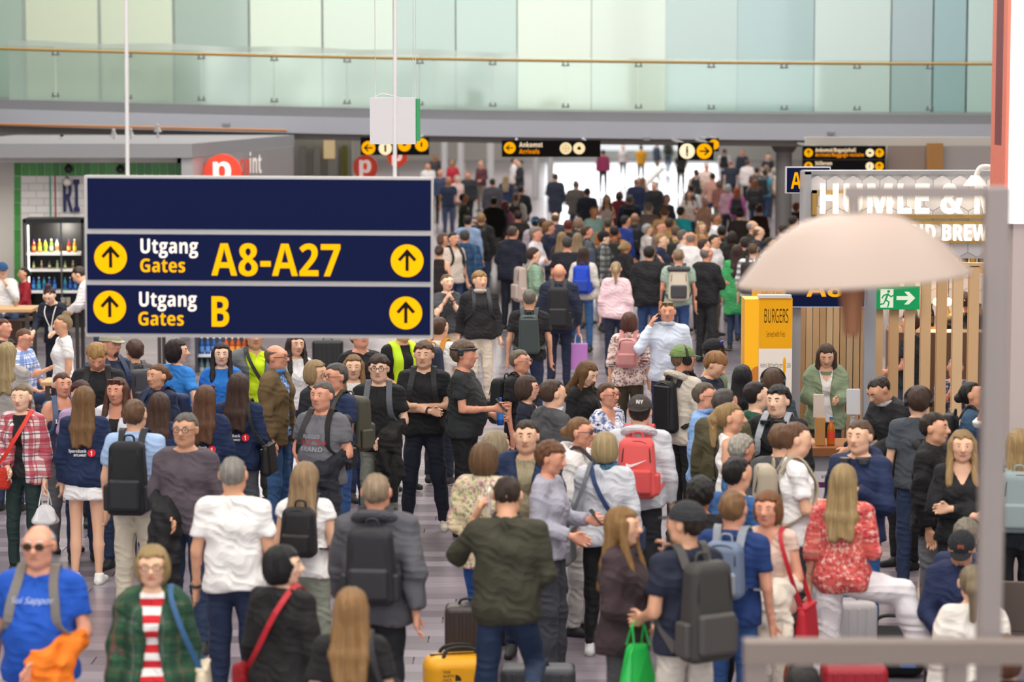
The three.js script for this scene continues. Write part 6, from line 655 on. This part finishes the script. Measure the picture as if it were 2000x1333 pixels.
// ---------- far crowd: x, y, facing, hair, hair colour, top, colour, sex, height ----------
const FAR = `1085,338,165,short,#4a3a34,coat,#2b3244,m 1125,352,170,crop,#8a7468,jacket,#5a5450,m 1147,366,176,short,#2a2422,jacket,#1f2430,m 1178,292,178,short,#6a4a40,long,#a03a64,m 1217,283,4,short,#6a4a3a,tee,#c9c6c8,f 1252,283,174,short,#3a3030,tee,#e8a81c,m 1305,270,170,short,#3a3030,shirt,#6f8c78,m 1283,276,120,short,#2a2a30,long,#2c3a50,m 876,345,8,crop,#d8d2cc,tee,#22304a,m 893,342,20,bob,#e0d8d0,tee,#e6c8c4,f 915,335,-10,short,#8a5a48,jacket,#2c3038,m 884,312,-30,short,#8a6048,long,#b8283a,m 940,313,-40,short,#c8b8a8,long,#5a3038,m 1004,308,100,short,#5a4030,shirt,#efecec,m 1015,312,-80,short,#3a2a24,jacket,#2c2c34,m 962,348,172,short,#3a302c,jacket,#4a4850,m 988,342,174,long,#d0b48a,jacket,#1c2c50,f 1018,362,160,short,#2a201c,jacket,#23262e,m 906,377,100,short,#1c1412,tee,#25301f,m 965,384,170,short,#12100f,jacket,#17130f,m 1008,376,172,crop,#b07a4c,shirt,#e8e0d4,m 986,392,160,bob,#c05a5c,long,#c07a90,f 1012,410,176,short,#3a2a24,tee,#1a1a1c,m 1060,425,174,short,#5a4030,tee,#4a4c50,m 1085,414,172,bald,#8a7464,shirt,#3a4050,m 1110,428,170,short,#8a3a34,tee,#24262c,m 1130,425,120,bob,#caa888,long,#4a4a50,f 1185,380,8,longfront,#1c1614,tank,#e8d0c8,f 1160,402,30,short,#7a3c30,tee,#9cc0b4,m 1188,425,168,crop,#5c5440,tee,#b86a2c,m 1230,380,172,short,#8a8078,jacket,#1c2644,m 1243,347,170,bald,#b8a89c,jacket,#1c2848,m 1255,346,172,long,#a87c58,long,#d8c0b0,f 1210,374,160,bob,#6a4034,jacket,#7a2028,f 1278,354,-20,short,#5a342c,jacket,#1f2024,m 1302,380,10,bob,#6a3a34,long,#30343a,f 1268,395,170,crop,#b8a494,long,#7a6a60,m 1298,403,174,short,#7a5236,tee,#d8a060,m 1330,403,150,short,#1c1613,tee,#149aa0,m 1240,415,172,bald,#c8a88c,jacket,#151f38,m 1222,420,120,short,#2c2420,long,#1b3a8a,m 1265,438,110,puff,#d8d4cc,shirt,#cfc8c4,f 1290,432,60,crop,#a87868,shirt,#7a6a64,m 1292,455,80,short,#d8b078,shirt,#1c2644,m 1335,448,100,short,#8a8078,tee,#d0d0d4,m 1350,452,172,bald,#c0a898,tee,#eeeaea,m 1375,465,110,short,#5a4034,tee,#e8e4e4,m 1396,457,60,short,#1c1613,shirt,#eceaea,m 1370,433,20,longfront,#d8b070,long,#e0a868,f 1398,416,90,crop,#8a6a5c,shirt,#f0eeee,m 1350,360,176,short,#1c1614,shirt,#f2f0f0,m 1376,385,8,short,#3a2420,tank,#d8a48c,f 1345,372,20,longfront,#6a4438,tee,#e8d8d0,f 1415,290,170,short,#8a5a4c,shirt,#f0ecec,m 1380,318,10,crop,#c8a898,tee,#e4ccc0,m 1428,312,172,crop,#c89a8c,tee,#283040,m 1392,337,172,short,#1c1818,tee,#c8988c,m 1405,352,170,bob,#8a6a5c,long,#8a5a50,f 1422,360,172,bob,#d8d0c8,long,#b890a0,f 1440,365,170,long,#c85a2c,long,#c060a0,f 1460,312,160,short,#6a4a40,shirt,#e8e2e0,m 1478,326,170,short,#3a2420,tee,#5a3c44,m 1497,322,172,crop,#b89888,tee,#b0a8a8,m 1495,330,150,short,#3a3030,tee,#4c90a8,m 1512,328,172,bob,#e0d4c8,long,#ddd0c4,f 1475,350,174,long,#9a5a34,jacket,#26262c,f 1445,407,174,curly,#15110f,tee,#2c2018,m 1483,400,172,curly,#7a4a2c,long,#3a2418,f 1470,430,100,bald,#dcd4cc,tee,#38342c,m 1482,441,110,bald,#a87860,tee,#1b2030,m 1530,437,170,short,#4a342a,tee,#18202e,m 1555,395,165,puff,#c06a24,long,#2a2220,f 1550,420,150,short,#3a2c26,tee,#7a9a8c,m 1505,462,100,crop,#3a3028,tee,#d8d8d8,m 1222,470,120,lowbun,#d2b27c,jacket,#1c1c20,f 1200,440,172,short,#3a2a24,tee,#b86c30,m 1128,455,172,long,#c0a47c,long,#6a6058,f 866,455,60,bob,#8a6a5a,tee,#c8a090,f 858,478,172,lowbun,#5a3a30,tank,#20181c,f 1308,425,150,short,#5a4434,tee,#a88850,m 1320,440,172,short,#8a6a50,shirt,#c8a868,m 1410,440,172,short,#2a2420,jacket,#2c2a28,m 1430,452,170,bob,#3a2824,long,#22201e,f 1455,462,172,short,#3c2c24,jacket,#1f1d1c,m 900,300,60,short,#5a4438,shirt,#d8d2cc,m 850,300,20,short,#5a4a40,long,#4a4448,m 836,318,-10,short,#6a5a50,shirt,#e6e4e4,m 860,330,10,crop,#a08474,long,#3a4868,m 1330,295,172,short,#3a302c,tee,#3a4438,m 1450,292,10,short,#5a4038,long,#34404c,m 1360,330,170,short,#6a4a40,shirt,#d4b8ac,m 1500,300,20,short,#4a3a34,tee,#2c3038,m`;
const colourWord = hex => { const c = new THREE.Color(hex), h = {}; c.getHSL(h, THREE.SRGBColorSpace); if (h.l > 0.8) return 'white'; if (h.l < 0.17) return 'black'; if (h.s < 0.14) return h.l > 0.55 ? 'light grey' : 'dark grey'; const d = h.h * 360, n = d < 14 || d > 345 ? 'red' : d < 42 ? (h.l > 0.6 ? 'sand' : h.s > 0.55 ? 'orange' : 'brown') : d < 68 ? 'yellow' : d < 160 ? 'green' : d < 195 ? 'teal' : d < 255 ? 'blue' : 'purple'; return (h.l < 0.3 ? 'dark ' : h.l > 0.62 ? 'pale ' : '') + n; };
const hairWord = (s, c) => { const h = {}; new THREE.Color(c).getHSL(h, THREE.SRGBColorSpace); const col = h.l > 0.75 ? 'white' : h.s < 0.15 ? (h.l < 0.25 ? 'black' : 'grey') : h.l < 0.16 ? 'black' : h.l < 0.38 ? 'brown' : h.h < 0.05 ? 'reddish' : h.l < 0.5 ? 'light brown' : 'blonde'; return ({ bald: 'balding ', crop: 'cropped ', long: 'long ', longfront: 'long ', bob: 'bobbed ', curly: 'curly ', puff: 'fluffy ', lowbun: 'pinned-up ' }[s] || 'short ') + col; };
const usedLabels = {}, bagLabels = {}; const usedBags = s => { bagLabels[s] = (bagLabels[s] || 0) + 1; return bagLabels[s] > 1 ? s + ' too' : s; };
const FARLIST = FAR.split(' ').map(row => { const v = row.split(','); return { v, p: [+v[0], +v[1], (v[7] === 'f' ? 1.67 : 1.79) + rnd(-0.03, 0.03)] }; });
// neighbours that would intersect step apart along the line of sight, their heights following
function relax(list) {
  const base = list.map(o => o.p[2]);
  for (let it = 0; it < 80; it++) { const pos = list.map(o => onPlane(o.p[0], o.p[1], o.p[2] - (o.legs === 'sit' ? (o.drop ?? 0.44) : 0)));
    for (let i = 0; i < list.length; i++) for (let j = i + 1; j < list.length; j++) { const dx = pos[i].x - pos[j].x, dz = pos[i].z - pos[j].z; if (Math.abs(dx) > 0.5 || Math.abs(dz) > 0.6 || Math.hypot(dx, dz * 0.9) > 0.5) continue; const [a, b] = dz > 0 ? [i, j] : [j, i]; list[a].p[2] = Math.min(base[a] + 0.12, list[a].p[2] + 0.004); list[b].p[2] = Math.max(base[b] - 0.14, list[b].p[2] - 0.004); } }
}
relax([...L, ...FARLIST]); for (const o of L) person(o);
for (const { v, p } of FARLIST) {
  const [x, y, r, hair, hc, tk, tc, sex] = v; const far = +y < 345, h = p[2], gar = { tee: 'T-shirt', shirt: 'shirt', long: 'long-sleeved top', jacket: 'jacket', coat: 'long coat', tank: 'sleeveless top' }[tk];
  const view = Math.abs(((+r + 540) % 360) - 180) < 60 ? 'facing this way' : Math.abs(((+r + 540) % 360) - 180) > 140 ? 'seen from behind' : 'in profile';
  const label = `person with ${hairWord(hair, hc)} hair, ${colourWord(tc)} ${gar}, ${view}, ${far ? 'far hall' : 'packed crowd'}`;
  const bots = ['#20242e', '#2a3a58', '#1a1b20', '#3a4a6a', '#4a4844', '#7a6f62'], X = person({ p: [+x, +y, h], r: +r, hair, hc, sex, top: [tk, tc], bot: [x % 3 ? 'jeans' : 'trousers', bots[(+x + +y) % 6]], arms: [['down', 'bent'], ['bent', 'down'], ['down', 'down'], ['read', 'bent']][(+x * 7 + +y) % 4], legs: far && x % 2 ? 'walk' : 'stand', sk: (+x + +y * 3) % 7 === 0 ? 3 : [0, 1, 5, 2][(+x + +y) % 4], label });
  if (usedLabels[label]) { X.group.userData.group = usedLabels[label].userData.group = 'look-alike people: ' + label; } else usedLabels[label] = X.group;
  if ((+x * 3 + +y) % 5 === 0 && view === 'seen from behind') ACC.bag(X, usedBags(`${['black', 'navy', 'grey', 'brown', 'blue'][(+x) % 5]} backpack on the person in ${colourWord(tc)} ${gar} with ${hairWord(hair, hc)} hair`), ['#1b1b1e', '#1d2a4a', '#5a5c62', '#4a3a30', '#1c4aa8'][(+x) % 5]);
}
// ---------- luggage, seats and small things ----------
function chair(label, px, py, h, r, c = '#4a3c38') {   // py: pixel of the top of the backrest at height h
  const w = onPlane(px, py, h), g = thing('cafe_chair', label, 'chair', [w.x, 0, w.z], r * Math.PI / 180), m = mat(c, 0.5), k = mat('#2c2624', 0.5); const s = h / 0.86; g.scale.setScalar(s);
  mesh('backrest', rbox(0.44, 0.36, 0.025, 0.012, 0, 0.68, -0.21, 3), m, g); mesh('seat', rbox(0.44, 0.035, 0.42, 0.015, 0, 0.45, 0, 3), m, g); for (const x of [-0.2, 0.2]) { mesh('leg', box(0.03, 0.45, 0.03, x, 0.225, 0.19), k, g); mesh('leg', box(0.03, 0.84, 0.03, x, 0.42, -0.2), k, g); }
}
chair('brown cafe chair with the ponytailed girl on it', 1880, 1196, 0.86, 180, '#4d4340'); chair('dark chair beside the lamp post with a pale garment', 1985, 1125, 0.86, 170, '#54463f'); chair('dark wooden chair behind the check-shirted man', 28, 622, 0.9, 160, '#5a4436'); 
function suitcase(label, px, py, h, W, c, o = {}) { const p = onPlane(px, py, h), g = thing('suitcase', label, 'suitcase', [p.x, 0, p.z], o.r || 0), m = mat(c, 0.45), H = h - 0.05, D = 0.24; mesh('shell', rbox(W, H, D, 0.05, 0, 0.05 + H / 2, 0, 4), m, g); for (let i = -2; i <= 2; i++) mesh('rib', rbox(0.02, H * 0.86, 0.01, 0.004, i * W * 0.16, 0.05 + H / 2, D / 2 + 0.002), m, g); for (const sx of [-1, 1]) for (const sz of [-1, 1]) mesh('wheel', new THREE.CylinderGeometry(0.03, 0.03, 0.025, 14).rotateZ(Math.PI / 2).translate(sx * W * 0.38, 0.03, sz * D * 0.34), mat('#1a1a1c', 0.5), g); if (o.handle) mesh('telescopic_handle', mergeGeometries([cyl(0.008, 0.008, o.handle, -0.07, h + o.handle / 2, -0.06, 8), cyl(0.008, 0.008, o.handle, 0.07, h + o.handle / 2, -0.06, 8), rbox(0.18, 0.03, 0.03, 0.012, 0, h + o.handle, -0.06)].map(q => q.index ? q.toNonIndexed() : q)), mat('#a8a6a8', 0.3, { metalness: 0.7 }), g); mesh('grip', tube([[-0.07, h - 0.005, 0], [-0.05, h + 0.03, 0], [0.05, h + 0.03, 0], [0.07, h - 0.005, 0]], 0.01, 12, 8), mat('#202022', 0.5), g); }
suitcase('black suitcase standing beyond the gate sign', 640, 664, 0.68, 0.44, '#17181b'); suitcase('red suitcase under the pergola frame', 1668, 1296, 0.62, 0.42, '#9c1c28'); suitcase('dark case under the knee of the man in olive', 1050, 1300, 0.5, 0.5, '#3a3c42'); suitcase('dark brown case beside the bright blue jeans', 915, 1180, 0.6, 0.34, '#3c3230'); suitcase('white-handled suitcase under the woman in the red floral blouse', 1656, 1172, 0.68, 0.4, '#d2cfd0', { handle: 0.3 });
{
  const p = onPlane(897, 1278, 0.32), g = thing('duffel_bag', 'yellow and black duffel bag on the floor beside the kneeling man', 'bag', [p.x, 0, p.z], 0.2); const b = rbox(0.5, 0.3, 0.3, 0.09, 0, 0.17, 0, 5); mesh('bag_body', b, mat('#eaa60c', 0.5), g); mesh('base_panel', rbox(0.505, 0.08, 0.305, 0.04, 0, 0.05, 0, 3), mat('#191919', 0.6), g); for (const s of [-1, 1]) mesh('carry_strap', tube([[-0.14, 0.27, s * 0.1], [-0.1, 0.36, s * 0.06], [0.1, 0.36, s * 0.06], [0.14, 0.27, s * 0.1]], 0.014, 16, 8), mat('#1a1a1a', 0.6), g); mesh('zip', box(0.42, 0.01, 0.02, 0, 0.322, 0), mat('#1a1a1a', 0.5), g);
  const t = canvas(200, 120, (c, w, h) => { c.fillStyle = '#eaa60c'; c.fillRect(0, 0, w, h); fitText(c, 'THE', 20, 90, 40, 34, '#1c1a14'); fitText(c, 'NORTH', 20, 120, 74, 34, '#1c1a14'); fitText(c, 'FACE', 20, 100, 108, 34, '#1c1a14'); c.fillStyle = '#1c1a14'; c.beginPath(); c.arc(130, 108, 56, -1.57, 0); c.lineTo(130, 108); c.fill(); }); mesh('print', new THREE.PlaneGeometry(0.16, 0.1).translate(-0.08, 0.2, 0.1515), new THREE.MeshStandardMaterial({ map: t, roughness: 0.6 }), g);
  const q = onPlane(1740, 1212, 0.42), k = thing('black_holdall', 'black soft bag with blue tag on the floor behind the jeans', 'bag', [q.x, 0, q.z], -0.1); mesh('bag_body', rbox(0.5, 0.36, 0.26, 0.1, 0, 0.19, 0, 5), mat('#17171b', 0.7), k); mesh('carry_strap', tube([[-0.15, 0.34, 0], [-0.08, 0.44, 0], [0.08, 0.44, 0], [0.15, 0.34, 0]], 0.014, 14, 8), mat('#202024', 0.6), k); mesh('blue_tag', rbox(0.12, 0.05, 0.02, 0.01, 0.12, 0.12, 0.135), mat('#2a7ac8', 0.5), k);
  const w = onPlane(1648, 1228, 0.4), pb = thing('paper_bag', 'white paper shopping bag hanging beside the suitcase handle', 'bag', [w.x, 0, w.z]); mesh('bag_body', rbox(0.34, 0.36, 0.14, 0.008, 0, 0.2, 0), mat('#eceae8', 0.6), pb); mesh('bag_handle', tube([[-0.08, 0.38, 0], [-0.05, 0.5, 0], [0.05, 0.5, 0], [0.08, 0.38, 0]], 0.005, 12, 6), mat('#dcd8d4', 0.6), pb);
  for (const [px, py, c, lb] of [[1570, 1300, '#201816', 'dark-haired person sitting low under the pergola frame'], [1962, 1240, '#7a4a2c', 'auburn-haired person seated beyond the pergola frame']]) person({ p: [px, py, 1.72], r: 170, legs: 'sit', hair: 'bob', hc: c, sex: 'f', top: ['long', '#2a2a2e'], label: lb });
}
for (const [px, py, w] of [[118, 566, 0.02], [128, 566, 0.02], [26, 604, 0.03]]) { const p = at(px, py, 36.9), g = thing('drinking_glass', 'small glass on the bar table beside the woman in red', 'glass', [p.x, 1.125, -36.9 - 0.2], 0, 'glasses on the bar table'); mesh('tumbler', new THREE.LatheGeometry([[0, 0], [0.03, 0], [0.036, 0.13], [0.034, 0.13], [0.028, 0.006], [0, 0.006]].map(v => new THREE.Vector2(...v)), 16), mat('#eef2f2', 0.08, { transmission: 0.9 }), g); mesh('drink', cyl(0.03, 0.028, 0.06, 0, 0.04, 0, 14), mat('#d8a030', 0.2), g); }
for (const X of PEOPLE) if (X.o.legs === 'sit') {   // something to sit on
  const sc = X.group.scale.x, y = (0.845 - (X.o.drop ?? 0.44)) * sc, hi = y > 0.5, g = thing(hi ? 'bar_stool' : 'cafe_stool', `${hi ? 'tall bar stool' : 'low seat'} under the ${X.o.label}`.split(' ').slice(0, 15).join(' '), 'stool', [X.group.position.x, 0, X.group.position.z], X.group.rotation.y);
  mesh('seat', cyl(0.19, 0.18, 0.05, 0, y - 0.03, 0.03, 24), mat('#6a4a34', 0.5), g); mesh('pole', cyl(0.03, 0.03, y - 0.05, 0, (y - 0.05) / 2, 0.03, 12), mat('#3a3634', 0.4), g); mesh('foot', cyl(0.2, 0.21, 0.02, 0, 0.011, 0.03, 24), mat('#3a3634', 0.4), g);
}
scene.traverse(o => { if (o.isMesh) { o.castShadow = true; o.receiveShadow = true; } });
let tris = 0; scene.traverse(o => { if (o.isMesh) tris += (o.geometry.index ? o.geometry.index.count : o.geometry.attributes.position.count) / 3; }); console.log('triangles', tris, 'people', PEOPLE.length);
renderer.render(scene, camera);
